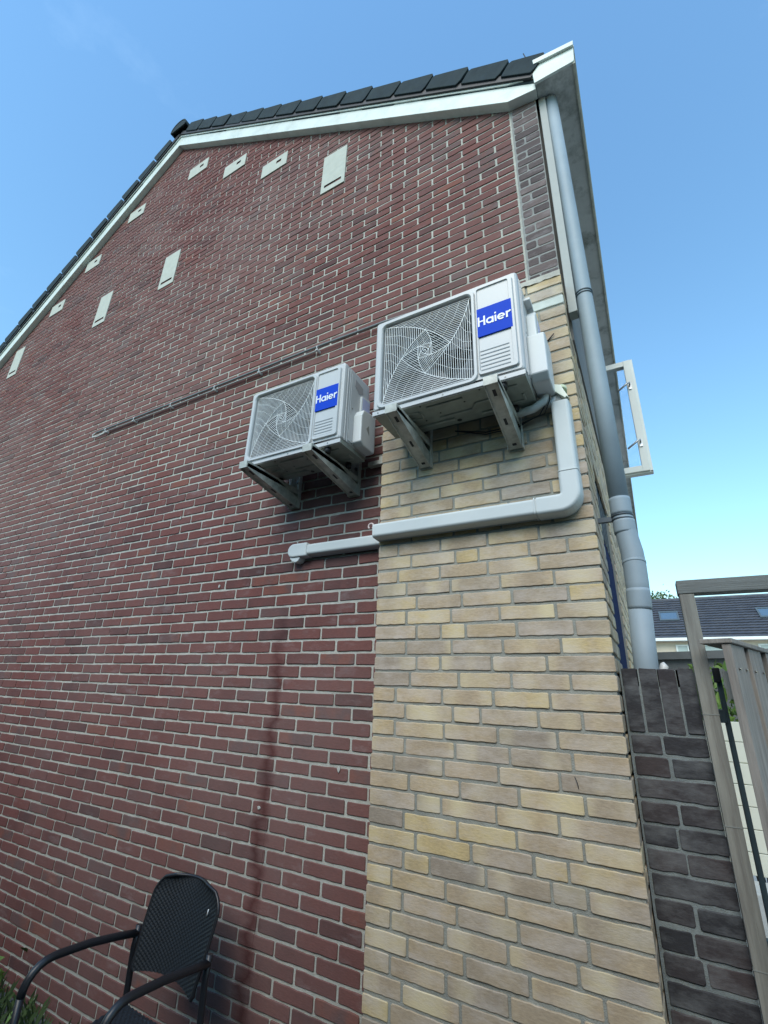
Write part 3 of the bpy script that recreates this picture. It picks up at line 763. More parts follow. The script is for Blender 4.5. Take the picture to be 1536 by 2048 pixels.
    fn.tube([(cc[0], .040, cc[1]), (cc[0], .045, cc[1]), (cc[0], .10, cc[1])], [Rr*.16, Rr*.2, Rr*.2], 20)
    for b3 in range(3):
        vs = []; fs = []
        for i in range(7):
            rad = Rr*(.18+.74*i/6)
            for j in range(5):
                a = R(b3*120+30+(-28-8*i/6)+(62+10*i/6)*j/4); vs.append((cc[0]+rad*math.cos(a), .045+.045*j/4, cc[1]+rad*math.sin(a)))
        for i in range(6):
            for j in range(4): fs.append((i*5+j, i*5+j+1, (i+1)*5+j+1, (i+1)*5+j))
        fn.add(vs, fs, 0, smooth=True)
    fn.build('fan', [FAN], t, norm=False)
    gr = MB(); grille(gr, 0, 0, 1., 0.) if False else None
    g_ = MB(); grille(g_, cc[0], 0, gh[0], .0)
    s_z = gh[1]/gh[0]
    g_.v = [(v[0], v[1]+.006, v[2]*s_z+cc[1]) for v in g_.v]
    g_.build('fan_grille', [WHITE2], t, norm=False)
    # valve cover, handle recess and rating sticker on the right side
    vc = MB()
    def ex(poly, xa, xb, m=0): vc.prism(poly, lambda a, b: (xa, a, b), lambda a, b: (xb, a, b), m)
    if var == 1:
        ex([(d_*.42, .05), (d_*.55, .035), (d_*.98, .035), (d_*1.0, .06), (d_*1.0, h_*.50), (d_*.93, h_*.545), (d_*.50, h_*.50), (d_*.42, h_*.42)], w_+.001, w_+.054)
        ex([(d_*.60, h_*.40), (d_*.985, h_*.40), (d_*.985, h_*.78), (d_*.62, h_*.74)], w_+.001, w_+.016)
    else:
        ex([(d_*.36, .055), (d_*.50, .030), (d_*1.02, .030), (d_*1.04, .06), (d_*1.04, h_*.47), (d_*.55, h_*.50), (d_*.36, h_*.46)], w_+.001, w_+.074)
        ex([(d_*.50, h_*.40), (d_*1.0, h_*.40), (d_*1.0, h_*.74), (d_*.62, h_*.78), (d_*.50, h_*.70)], w_+.001, w_+.042)
    vco = vc.build('valve_cover', [PLAST], t, bevel=.008, seg=3)
    hd = MB()
    if var == 1:
        hd.prism([(d_*.40, h_*.90), (d_*.72, h_*.87), (d_*.72, h_*.80), (d_*.58, h_*.755), (d_*.40, h_*.81)], lambda a, b: (w_-.01, a, b), lambda a, b: (w_+.0042, a, b))
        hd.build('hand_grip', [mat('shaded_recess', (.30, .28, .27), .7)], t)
    else:
        hd.prism([(d_*.40, h_*.86), (d_*.68, h_*.875), (d_*.76, h_*.86), (d_*.93, h_*.74), (d_*.93, h_*.715), (d_*.74, h_*.825), (d_*.66, h_*.845), (d_*.40, h_*.835)], lambda a, b: (w_+.001, a, b), lambda a, b: (w_+.03, a, b))
        hd.build('hand_grip', [PLAST], t, bevel=.003)
    st = MB()
    if var == 1: st.box(w_+.0155, w_+.0168, d_*.66, d_*.95, h_*.56, h_*.73)
    else: st.box(w_+.0415, w_+.0428, d_*.68, d_*.96, h_*.52, h_*.70)
    st.build('rating_sticker', [LABEL], vco)
    if var == 1:
        wt = MB(); a = (d_*.62, h_*.30); wt.prism([(d_*.62, h_*.30), (d_*.74, h_*.24), (d_*.72, h_*.36)], lambda p, q: (w_+.0535, p, q), lambda p, q: (w_+.0548, p, q)); wt.build('warning_triangle', [mat('grey_warning', (.25, .25, .22), .6)], vco)
    # rubber feet
    for fx in (.14, .86):
        for fy in (.12, .9):
            q = MB(); q.tube([(fx*w_, fy*d_, .007), (fx*w_, fy*d_, -.022)], .017, 12); q.build('foot', [BLACK], t)
    # screws
    for a_, b_, r_ in [((x*k, .001, .015), (x*k, -.002, .015), .0035) for x in (.03, .35, .62)]+[((w_, .1, .045), (w_+.004, .1, .045), .004), ((w_, .085, h_*.5), (w_+.004, .085, h_*.5), .0045)]:
        sc = MB(); sc.tube([a_, b_], r_, 8); sc.build('screw', [STEELD], t)
    return t
aircon('larger air conditioner with blue badge, mounted on the yellow brick pier', (.302, -.425, 1.008), .700, .545, .235, 2)
aircon('smaller air conditioner with blue badge, mounted on the red wall left of the pier', (-.588, -.355, .968), .665, .490, .245, 1)

# ------------------------------------------------------------------ brackets
def bracket(label, xc, ywall, ytip, ztop, zbot, w2=.028):
    t = thing('wall_bracket', label, 'bracket', (xc, ywall, zbot), 'steel brackets under the air conditioners')
    dt = ytip-ywall; zt = ztop-zbot
    a = MB()   # horizontal arm: inverted U channel
    a.box(-w2, w2, dt, -.004, zt-.004, zt)
    a.box(-w2, -w2+.003, dt, -.004, zt-.034, zt-.0035); a.box(w2-.003, w2, dt, -.004, zt-.034, zt-.0035)
    a.build('arm', [BRKT], t, bevel=.001)
    p = MB(); p.box(-w2-.006, w2+.006, -.004, -.0005, -.004, zt+.16); p.box(w2+.003, w2+.006, -.030, -.0035, -.004, zt+.14); p.box(-w2-.006, -w2-.003, -.030, -.0035, -.004, zt+.14)
    p.build('wall_plate', [BRKT], t, bevel=.001)
    b = MB()   # diagonal brace: U channel, open side up, tapering to the tip
    P = Vector((0, dt+.012, zt-.026)); Q = Vector((0, -.010, .006)); d = (Q-P); nrm = Vector((0, -d.z, d.y)).normalized()
    if nrm.z > 0: nrm = -nrm       # pointing down / outwards
    th = .003; dep = .050
    def vv(x, s, o): q = P+d*s+nrm*o; return (x, q.y, q.z)
    def plate(x0, x1, o0, o1, s0=0., s1=1., tip=1.):
        b.add([vv(x0, s0, o0), vv(x1, s0, o0), vv(x1, s1, o0), vv(x0, s1, o0), vv(x0, s0, o1), vv(x1, s0, o1), vv(x1, s1, o1), vv(x0, s1, o1)],
              [(0, 1, 2, 3), (7, 6, 5, 4), (0, 4, 5, 1), (1, 5, 6, 2), (2, 6, 7, 3), (3, 7, 4, 0)])
    plate(-w2+.003, w2-.003, .0, th)   # underside
    for sx in (-1, 1):
        x0, x1 = sorted((sx*w2, sx*(w2-.003)))
        vs = []
        for x in (x0, x1):
            vs += [vv(x, -.02, .012), vv(x, .10, .012+.004), vv(x, .5, .014), vv(x, 1., .010), vv(x, 1., -dep), vv(x, .5, -dep-.004), vv(x, .10, -dep*.5), vv(x, -.02, -.012)]
        n = 8
        b.add(vs, [tuple(reversed(range(n))), tuple(range(n, 2*n))]+[(i, (i+1) % n, n+(i+1) % n, n+i) for i in range(n)])
    b.build('brace', [BRKT], t)
    for s_a, s_b, wq in ((.08, .17, .007), (.50, .60, .006), (.90, .94, .009)):
        sl = MB(); sl.add([vv(-wq, s_a, th+.0008), vv(wq, s_a, th+.0008), vv(wq, s_b, th+.0008), vv(-wq, s_b, th+.0008)], [(0, 1, 2, 3)]); sl.build('slot', [BLACK], t, norm=False)
    tip = MB(); tip.box(-w2, w2, dt-.004, dt, zt-.040, zt); tip.build('end_stop', [BRKT], t, bevel=.001)
    for yy, zz in ((dt+.05, None), (dt+.22, None)):
        q = MB(); q.tube([(0, yy, zt+.018), (0, yy, zt-.016)], .005, 8); q.tube([(0, yy, zt-.006), (0, yy, zt-.013)], .009, 6); q.build('bolt', [STEELD], t)
    for zz in (.02, zt+.06):
        q = MB(); q.tube([(0, -.003, zz), (0, -.012, zz)], .009, 6); q.build('bolt', [STEELD], t)
bracket('left bracket under the larger air conditioner, on the pier edge', .445, PY, -.505, .986, .845)
bracket('right bracket under the larger air conditioner, on the pier', .882, PY, -.505, .986, .842)
bracket('left bracket under the smaller air conditioner, on red brick', -.475, 0, -.445, .944, .832)
bracket('right bracket under the smaller air conditioner, next to the pier', -.050, 0, -.445, .944, .836)

# pipes and tape between the larger unit and the duct
hose = thing('pipe_bundle', 'taped white refrigerant pipes hanging behind the larger air conditioner', 'pipes', (1.0, -.2, 1.0))
h = MB(); h.tube([(.02, .035, .03), (.055, .03, .01), (.07, .035, .04), (.085, .035, .05), (.088, .04, .0)], .020, 10); h.build('insulated_pipe', [PLAST], hose)
h = MB()
h.prism([(.060, .065), (.112, .005), (.118, .012), (.128, .0), (.100, .075), (.075, .085)], lambda a, b: (a, .0, b), lambda a, b: (a, .03, b)); h.build('tape_wrap', [mat('translucent_tape', (.62, .66, .55), .3)], hose, bevel=.003)
h = MB(); h.tube([(.096, .025, .055), (.100, .035, .078)], [.026, .022], 14); h.build('foam_end', [mat('greenish_foam', (.55, .60, .40), .6)], hose)
h = MB(); h.tube([(-.13, .02, .01), (-.08, .01, -.012), (-.02, .0, -.012), (.025, .0, .012), (.04, .0, .05)], .018, 12); h.build('drain_hose', [PLAST], hose)
for k in range(2):
    h = MB(); h.tube([(.055, .0, .06), (.05-.01*k, .0, .01), (.02-.02*k, .03, -.03), (-.10, .055, -.04-.01*k), (-.25, .06, -.035-.012*k), (-.40, .06, .01)], .0028, 6)
    h.build('cable', [BLACK], hose)
stub = MB(); stub.box(.048, .155, -.04, -.004, .985, 1.01); stub.box(.128, .150, -.055, -.004, .975, 1.02)
tag(stub.build('steel_strut', [BRKT], bevel=.002), 'short steel strut sticking out between the two air conditioners', 'strut')

# ------------------------------------------------------------------ ducts
def duct_profile(hw, dp, r=.014):  # in (a across, o outwards)
    pts = [(-hw, 0)]
    for k in range(9): a = R(180-90*k/8); pts.append((-hw+.004+r+r*math.cos(a), dp-r+r*math.sin(a)))
    for k in range(9): a = R(90-90*k/8); pts.append((hw-.004-r+r*math.cos(a), dp-r+r*math.sin(a)))
    pts.append((hw, 0)); return pts
yw = PY
def sweep(mb, path, hw, dp, yw, up=None):
    """sweep duct profile along path of (x,z) on wall plane y=yw"""
    prof = duct_profile(hw, dp); rings = []
    for i, p in enumerate(path):
        a = Vector(path[max(0, i-1)]); b = Vector(path[min(len(path)-1, i+1)]); d = (b-a).normalized(); nn = Vector((-d.y, d.x))
        rings.append([(p[0]+nn.x*q[0], yw-.001-q[1], p[1]+nn.y*q[0]) for q in prof])
    for A, B in zip(rings[:-1], rings[1:]): mb.bridge(A, B, 0, False)
    mb.cap(rings[0]); mb.cap(list(reversed(rings[-1])))
dz, dxv = .541, 1.087
duct = thing('cable_duct', 'long white duct with an elbow running along and up the yellow brick pier', 'cable duct', (0, 0, 0))
b = MB(); sweep(b, [(.192, dz), (.98, dz)], .038, .068, yw); b.build('horizontal_run', [DUCT], duct)
b = MB(); b.box(.196, .955, yw-.0125, yw-.0115, dz-.0385, dz-.0375); b.build('cover_seam', [GROOVE], duct)
b = MB(); sweep(b, [(dxv, .66), (dxv, 1.000)], .040, .068, yw); b.build('vertical_run', [DUCT], duct)
b = MB()
arcp = [(dxv-.045+.045*math.sin(R(a)), dz+.045-.045*math.cos(R(a))) for a in range(0, 91, 9)]
sweep(b, [(.955, dz)]+arcp+[(dxv, .67)], .042, .0715, yw); b.build('elbow', [DUCT], duct)
b = MB(); sweep(b, [(.945, dz), (.950, dz)], .0425, .0722, yw); b.build('joint_ring', [DUCT], duct)
b = MB(); sweep(b, [(dxv, .673), (dxv, .677)], .0425, .0722, yw); b.build('joint_ring', [DUCT], duct)
b = MB(); b.tube([(.160+.014*math.cos(R(a)), PY-.03, dz+.038+.014*math.sin(R(a))) for a in range(-60, 250, 25)], .0045, 8); b.build('hook_ring', [mat('pinkish_plastic', (.55, .45, .42), .5)], duct)
duct2 = thing('cable_duct', 'short white duct with a rounded end on the red wall beside the pier', 'cable duct', (0, 0, 0))
b = MB(); sweep(b, [(-.31, .545), (.180, .545)], .034, .058, 0.); b.build('horizontal_run', [DUCT], duct2)
b = MB(); q = [(-.31, .506), (-.31, .585), (-.405, .585)]+[(-.405+.040*math.cos(R(a)), .545+.040*math.sin(R(a))) for a in range(100, 260, 16)]+[(-.405, .506)]
b.prism(q, lambda a, c: (a, -.065, c), lambda a, c: (a, -.001, c)); b.build('end_cap', [DUCT], duct2, bevel=.012, seg=4)
b = MB(); b.prism([(-.432, .53), (-.428, .500), (-.412, .484), (-.39, .477), (-.372, .482), (-.360, .500), (-.352, .53)], lambda a, c: (a, -.055, c), lambda a, c: (a, -.002, c)); b.build('drip_lip', [DUCT], duct2, bevel=.006)

# ------------------------------------------------------------------ conduit with clips
cd = thing('conduit', 'thin grey conduit clipped along the red wall and running behind the larger unit', 'conduit', (0, 0, 0))
b = MB(); b.tube([(-2.98, -.030, 1.995), (-2.3, -.030, 1.994), (-1.4, -.030, 1.992), (-.4, -.032, 1.992), (.1, -.030, 1.985), (.45, -.024, 1.965)], .0085, 10); b.build('conduit_tube', [CONDUIT], cd)
b = MB(); b.tube([(-2.80, -.022, 1.973), (-1.9, -.022, 1.971), (-.9, -.022, 1.970), (-.40, -.022, 1.970)], .0058, 10); b.build('conduit_tube', [mat('pale_conduit', (.34, .35, .34), .45)], cd)
b = MB(); b.tube([(-2.99, -.03, 1.995), (-3.03, -.03, 1.985), (-3.02, -.03, 1.955), (-2.93, -.03, 1.945), (-2.83, -.03, 1.955), (-2.79, -.026, 1.966)], .006, 8); b.build('end_loop', [CLIP], cd)
for x in (-2.82, -2.40, -1.91, -1.395, -.93, -.405):
    b = MB(); b.box(x-.006, x+.006, -.036, -.001, 1.955, 1.972); b.tube([(x, -.037, 1.960), (x, -.045, 1.959)], .0055, 8)
    b.tube([(x, -.022+.018*math.sin(R(a)), 1.983+.020*math.cos(R(a))) for a in range(180, 361, 20)], .004, 6); b.build('clip', [CLIP], cd)

# little twigs / wires
for n, (pts, lab) in enumerate([([(1.060, PY-.001, 1.375), (1.094, PY-.008, 1.402)], 'thin black wire end poking from the pier beside the larger unit'),
                  ([(.985, PY-.002, -.418), (.992, PY-.006, -.436), (.994, PY-.004, -.452)], 'tiny dark twig stuck to a yellow brick low on the pier')]):
    b = MB(); b.tube(pts, .0028 if n == 0 else .0013, 6); tag(b.build('wire_end' if n == 0 else 'twig', [BLACK]), lab, 'wire' if n == 0 else 'twig')

# ------------------------------------------------------------------ dark garden wall
gwl = thing('garden_wall', 'dark weathered brick garden wall end with upright coping bricks', 'wall', (1.27, 0, G))
gwl.location = (0, 0, 0)
dk = MB(); rng = random.Random(21); WX0, WX1, WT = 1.158, 1.392, -.066; WY = -.004
def fn_d(a, b_, d): return (a, WY-d, b_)
core = MB(); core.box(WX0, WX1-.004, WY+.004, WY+.20, G-.3, WT-.004); core.build('mortar_core', [MORTD], gwl)
x = WX0+.004
for wdt in (.054, .062, .058, .056):
    brick(dk, x+.003, x+wdt-.003, WT-.208, WT, fn_d, rng, rng.random()*.7, depth=.006, jit=.0025, cor=.003, bev=.002, m=0); x += wdt
z = WT-.218; r_ = 0
while z > G-.1:
    z1 = z; z0 = z-.058
    if r_ % 2: c = WX0+.115; segs = [(WX0+.004, c), (c, WX1)]
    else: segs = [(WX0+.004, WX1)] if r_ % 4 else [(WX0+.004, WX0+.10), (WX0+.10, WX1)]
    for a0, a1 in segs: brick(dk, a0+.004, a1-.004, z0+.001, z1-.001, fn_d, rng, rng.random()*.8, depth=.007, jit=.0022, cor=.0035, bev=.002, sub=.03)
    z -= .0665; r_ += 1
# coping top faces
for k in range(4): dk.box(WX0+.006+k*.057, WX0+.058+k*.057, WY+.004, WY+.2, WT-.06, WT-.001, tone=.4, seed=.3)
dk.build('brickwork', [DARKB], gwl, norm=False)

# ------------------------------------------------------------------ wooden gate frame and gate
gf = thing('garden_gateway', 'weathered wooden gateway of one tall post and a top beam', 'gateway', (0, 0, 0))
b = MB(); b.box(1.389, 1.434, -.035, .01, G, .186); b.build('post', [WOOD], gf, bevel=.002)
b = MB(); b.box(1.386, 3.2, -.037, .03, .188, .236); b.build('beam', [WOODH], gf, bevel=.003)
TIE = mat('pale_tie', (.22, .23, .21), .7)
for zc in (-.208, -.52, -.86):
    b = MB(); b.box(1.388, 1.4352, -.0362, -.020, zc-.0012, zc+.0012); b.build('tie_band', [TIE], gf)
b = MB(); b.box(3.15, 3.2, -.035, .01, G, .186); b.build('post', [WOOD], gf, bevel=.002)
gate = thing('garden_gate', 'open wooden gate of upright planks on a blue-green steel frame', 'gate', (1.47, -.12, 0))
P0 = Vector((1.466, -.135, 0)); Dr = Vector((.338, .941, 0)).normalized(); Nr = Vector((Dr.y, -Dr.x, 0))
gate.location = P0; gate.rotation_euler.z = math.atan2(Dr.y, Dr.x)
# local x along the leaf, local -y... camera side is +y in local (left of travel)
plx = [(0.0, .150), (.200, .365), (.425, .60), (.655, .83), (.885, 1.05)]
rng = random.Random(2)
for a0, a1 in plx:
    b = MB(); b.box(a0, a1, -.030+rng.uniform(-.002, .002), -.004, -1.78, .004); b.build('plank', [WOODB], gate, bevel=.002)
b = MB(); b.box(-.006, 1.08, -.036, .054, .006, .021); b.build('top_rail', [WOODB], gate, bevel=.003)
for za in (-.16, -1.6):
    b = MB(); b.box(.06, 1.05, -.002, .026, za, za+.085); b.build('cross_rail', [WOOD], gate, bevel=.002)
for x, z in ((.035, -.07), (.115, -.07), (.225, -.07), (.33, -.07), (.45, -.07)):
    b = MB(); b.tube([(x, -.034, z), (x, -.029, z)], .0035, 8); b.build('nail', [STEELD], gate)
gs = thing('gate_steel', 'blue-green steel hinge frame between the wooden post and the gate planks', 'hinge frame', (0, 0, 0))
b = MB(); b.box(1.461, 1.476, .13, .16, G, -.055); b.build('upright', [GATEST], gs, bevel=.002)
for zc in (-.215, -.86):
    b = MB(); b.box(1.434, 1.468, .125, .155, zc-.022, zc+.022); b.build('hinge_arm', [GATEST], gs, bevel=.003)
b = MB(); b.box(1.455, 1.474, .115, .165, -.105, -.055); b.build('latch_box', [BLACK], gs, bevel=.003)

# ------------------------------------------------------------------ pale board fence seen through the gap
sf = thing('board_fence', 'cream horizontal board fence seen through the gate gap', 'fence', (0, 0, 0))
for k in range(7):
    z1 = -.309-k*.135; b = MB(); b.box(1.45, 2.9, 2.5, 2.53, z1-.131, z1); b.build('board', [SIDING], sf, bevel=.004)
for xa in (2.8, 1.46):
    b = MB(); b.box(xa, xa+.06, 2.535, 2.58, G, -.30); b.build('post', [WOOD], sf)
st = MB(); st.box(1.30, 3.0, 2.2, 2.48, G, -1.27); tag(st.build('low_step', [mat('pale_concrete_step', (.48, .50, .49), .9, bump=.2)], bevel=.01), 'low pale concrete step in front of the cream board fence', 'step')

# ------------------------------------------------------------------ chair
chair = thing('garden_chair', 'black wicker garden chair with tubular arms in front of the red wall', 'chair', (-.635, -.45, G))
CX, CYB = -.655, -.282
def ch(p): return (p[0]+.635, p[1]+.45, p[2]-G)   # world -> chair local
def chm(mb): mb.v = [ch(v) for v in mb.v]; return mb
def back_y(z): return CYB-.010+(z+1.28)*.26           # leaning towards the wall
def weave(nu, nv, fn, amp):
    vs = []; fs = []
    for i in range(nu+1):
        for j in range(nv+1):
            s = (1 if (i//2+j//2) % 2 else -1)*amp*(1 if (i % 2 or j % 2) else .2)
            vs.append(fn(i/nu, j/nv, s))
    for i in range(nu):
        for j in range(nv): fs.append((i*(nv+1)+j, (i+1)*(nv+1)+j, (i+1)*(nv+1)+j+1, i*(nv+1)+j+1))
    return vs, fs
zb0, zt0 = -1.305, -.976
def half_w(v):       # v: 0 bottom .. 1 top
    w0 = .184+.018*math.sin(min(1, v*1.25)*math.pi*.55)
    if v > .78: w0 -= .055*((v-.78)/.22)**1.5
    if v > .93: w0 -= .045*((v-.93)/.07)**2.
    return w0
def bfun(u, v, s):
    cx = CX; zz = zb0+(zt0-zb0)*v; zz += .018*(1-(2*u-1)**2)*(1-v); x = cx+(2*u-1)*half_w(v)
    return (x, back_y(zz)-.005+.030*(1-(2*u-1)**2)-s, zz)
for side, nm in ((1, 'backrest'),):
    b = MB(); vs, fs = weave(72, 84, bfun, .0022); b.add(vs, fs, smooth=True)
    vs2, _ = weave(72, 84, lambda u, v, s: (lambda p: (p[0], p[1]+.009, p[2]))(bfun(u, v, -s)), .0022); b.add(vs2, fs, smooth=True)
    chm(b).build('backrest', [WICKER], chair, norm=False)
# tubular rim of the back
rim = [bfun(0, v/20, 0) for v in range(0, 21)]+[bfun(u/16, 1, 0) for u in range(1, 16)]+[bfun(1, v/20, 0) for v in range(20, -1, -1)]
rim = [(p[0], p[1]+.004, p[2]) for p in rim]
b = MB(); b.tube(rim, .007, 8); chm(b).build('back_frame', [TUBE], chair)
# white fleck on the backrest
b = MB(); p = bfun(.86, .74, .004); b.tube([(p[0]-.002, p[1]-.006, p[2]-.012), (p[0]+.003, p[1]-.006, p[2]+.012)], .0022, 6); chm(b).build('white_fleck', [LETTER], chair)
# seat
def sfun(u, v, s):
    x = CX+(2*u-1)*(.215+.02*v); y = -.285-.43*v; zz = -1.415-.018*math.sin(math.pi*v)*1.-.01*(1-(2*u-1)**2)+(.0 if v < .9 else -.03*((v-.9)/.1)**2)
    return (x, y, zz+s)
b = MB(); vs, fs = weave(72, 72, sfun, .0022); b.add(vs, fs, smooth=True)
vs2, _ = weave(72, 72, lambda u, v, s: (lambda p: (p[0], p[1], p[2]-.012))(sfun(u, v, -s)), .002); b.add(vs2, fs, smooth=True)
chm(b).build('seat', [WICKER], chair, norm=False)
for sx in (-1, 1):
    xa = CX+sx*.222
    b = MB(); b.tube([(xa, back_y(-1.17)-.004, -1.165), (xa, back_y(-1.22), -1.24), (xa, back_y(-1.2), -1.42), (xa+sx*.01, -.25, -1.6), (xa+sx*.015, -.22, G)], .013, 10); chm(b).build('leg', [TUBE], chair)
    pts = [(xa, back_y(-1.195)-.004, -1.193), (xa+sx*.006, -.36, -1.178), (xa+sx*.010, -.48, -1.160), (xa+sx*.010, -.60, -1.152)]
    for a in range(0, 91, 15): pts.append((xa+sx*.010, -.625-.085*math.sin(R(a)), -1.152-.085+.085*math.cos(R(a))))
    b = MB(); b.tube(pts, .0145, 12); chm(b).build('armrest', [TUBE], chair)
    b = MB(); b.tube([(xa+sx*.010, -.71, -1.236), (xa+sx*.010, -.715, -1.42), (xa+sx*.012, -.73, G)], .0135, 10); chm(b).build('leg', [TUBE], chair)
for ya in (-.712, -.29):
    b = MB(); b.tube([(CX-.228, ya, -1.435), (CX+.228, ya, -1.435)], .011, 8); chm(b).build('seat_rail', [TUBE], chair)

# ------------------------------------------------------------------ ground and planting
g = MB(); g.box(-300, 300, -300, 300, G-.5, G); tag(g.build('ground', [PAVE]), None, None, kind='structure')
g = MB(); g.box(1.42, 60, -.2, 28, G+.002, G+.006); tag(g.build('path', [mat('pale_bounce_paving', (.46, .46, .43), .9, var=.1, scale=2)]), None, None, kind='structure')  # pale paving added to bounce light up under the gutter
def leaves(mb, n, fpos, size, rng, m=0):
    for _ in range(n):
        p = Vector(fpos()); s = size*rng.uniform(.5, 1.3)
        ax = Vector((rng.gauss(0, 1), rng.gauss(0, 1), rng.gauss(0, .6)+.3)).normalized(); u = ax.orthogonal().normalized(); u.rotate(Matrix.Rotation(rng.uniform(0, 6.28), 3, ax)); v_ = ax.cross(u)
        mb.add([tuple(p), tuple(p+u*s*.5+v_*s*.28+ax*s*.06), tuple(p+u*s), tuple(p+u*s*.5-v_*s*.28+ax*s*.06)], [(0, 1, 2, 3)], m)
rng = random.Random(31)
gr = MB()
for _ in range(5200):
    x = rng.uniform(-3.4, -1.35); y = rng.uniform(-1.1, -.02)
    if x > -1.75+(-y)*.45*0: 
        if rng.random() > .25: continue
    hgt = rng.uniform(.03, .11); a = rng.uniform(0, 6.28); l = Vector((math.cos(a), math.sin(a), 0))*hgt*.5; wv = Vector((-math.sin(a), math.cos(a), 0))*.004
    p = Vector((x, y, G-.002)); gr.add([tuple(p-wv), tuple(p+wv), tuple(p+l*.4+Vector((0, 0, hgt*.7))+wv*.6), tuple(p+l+Vector((0, 0, hgt)))], [(0, 1, 2, 3)])
tag(gr.build('grass', [GRASSM], norm=False), 'rough green grass along the foot of the red wall', 'grass', kind='stuff')
wd = MB()
def fpos():
    a = rng.uniform(0, 6.28); r_ = abs(rng.gauss(0, .17)); return (-2.30+r_*math.cos(a)*1.3, -.26+r_*math.sin(a)*.6, G+.03+abs(rng.gauss(0, .09)))
leaves(wd, 420, fpos, .075, rng)
weed = thing('weed_plant', 'leafy green weed at the foot of the wall left of the chair', 'plant', (-2.3, -.26, G))
wd.v = [(v[0]+2.3, v[1]+.26, v[2]-G) for v in wd.v]
wd.build('foliage', [LEAF2], weed, norm=False)
b = MB()
for k in range(9):
    a = k*.7; b.tube([(0, 0, 0), (.10*math.cos(a), .05*math.sin(a), .10), (.17*math.cos(a), .08*math.sin(a), .19)], .004, 5)
b.build('stem', [LEAF], weed)
b = MB(); bmm = bmesh.new(); bmesh.ops.create_icosphere(bmm, subdivisions=2, radius=.05)
rs = random.Random(4)
for v in bmm.verts: v.co *= rs.uniform(.85, 1.1)
b.add([(v.co.x*1.4, v.co.y, v.co.z*.6+.025) for v in bmm.verts], [tuple(v.index for v in f.verts) for f in bmm.faces]); bmm.free()
o = b.build('pale_stone', [mat('pale_stone_grey', (.5, .5, .46), .8, bump=.3)]); o.location = (-1.62, -.26, G); tag(o, 'small pale stone lying on the ground left of the chair', 'stone')

# ------------------------------------------------------------------ behind the garden gate: bush, shed, far terrace, trees
bush = thing('green_bush', 'bright green leafy bush seen through the gate gap', 'bush', (1.78, 3.2, G))
bm_ = MB(); rng = random.Random(12)
def fpos():
    while True:
        p = (rng.uniform(-.35, .35), rng.uniform(-.3, .3), rng.uniform(.5, 2.0))
        if (p[0]/.35)**2+(p[1]/.3)**2+((p[2]-1.3)/.75)**2 < 1: return p
leaves(bm_, 900, fpos, .09, rng); bm_.build('foliage', [LEAF2], bush, norm=False)
b = MB()
for k in range(6): b.tube([(0, 0, 0), (.1*math.cos(k), .1*math.sin(k), .9), (.22*math.cos(k), .2*math.sin(k), 1.6)], [.02, .012, .004], 6)
b.build('stem', [BARK], bush)
shed = thing('garden_shed', 'grey flat-roofed garden shed in front of the far terrace', 'shed', (0, 0, 0))
b = MB(); A = Vector((1.0, 10.1)); B = Vector((3.4, 16.4)); dr = (B-A).normalized(); nn = Vector((dr.y, -dr.x))
q = [A, B, B-nn*2.6, A-nn*2.6]
q = [A, B, B+nn*3.2, A+nn*3.2]
b.prism([(p.x, p.y) for p in q], lambda x, y: (x, y, G), lambda x, y: (x, y, .60)); b.build('wall', [SHEDM], shed)
b = MB(); A2, B2 = A-dr*.1-nn*.06, B+dr*.1-nn*.06; q = [A2, B2, B2+nn*3.35, A2+nn*3.35]
b.prism([(p.x, p.y) for p in q], lambda x, y: (x, y, .602), lambda x, y: (x, y, .75)); b.build('roof_fascia', [SHEDM], shed)

terr = thing('terraced_house', 'cream terraced house with dark tiled roof and two skylights behind the garden', 'house', (0, 0, 0))
TY, TE, TR_, TX0, TX1 = 30., 3.04, 5.88, -6., 16.
b = MB(); b.box(TX0+.2, TX1-.2, TY+.2, TY+8, G, TE+.02); b.build('wall', [CREAMB], terr)
b = MB(); nrow = 16; W_ = .30
ncol = int((TX1-TX0)/W_)*6; rows_v = []
def rp(x, s, h):
    yy = TY-.1+(TR_-TE)/.71*s; zz = TE+.02+(TR_-TE)*s; return (x, yy-h*.58, zz+h*.82)
for i in range(nrow):
    s0, s1 = i/nrow, (i+1)/nrow
    vs = []; fs = []
    for j in range(ncol+1):
        x = TX0+(TX1-TX0)*j/ncol; wv = .007*math.sin(2*math.pi*x/W_)
        vs += [rp(x, s0, .0+wv), rp(x, s0, .085+wv), rp(x, s1+.01, .0+wv)]
    for j in range(ncol):
        fs += [(3*j, 3*j+3, 3*j+4, 3*j+1), (3*j+1, 3*j+4, 3*j+5, 3*j+2)]
    b.add(vs, fs)
b.add([rp(TX0, 0, -.05), rp(TX1, 0, -.05), rp(TX1, 1, -.05), rp(TX0, 1, -.05)], [(0, 1, 2, 3)])
b.add([rp(TX0, 1, 0), rp(TX1, 1, 0), (TX1, TY+8.2, TE), (TX0, TY+8.2, TE)], [(0, 1, 2, 3)])
ROOFT = mat('dark_grey_far_tile', (.060, .064, .078), .6, var=.25, scale=3, dirt=(.09, .09, .10), dscale=2)
troof = b.build('roof', [ROOFT], terr, norm=False)
b = MB(); b.tube([rp(TX0, 1, .02), rp(TX1, 1, .02)], .10, 8); b.build('ridge', [ROOFT], troof)
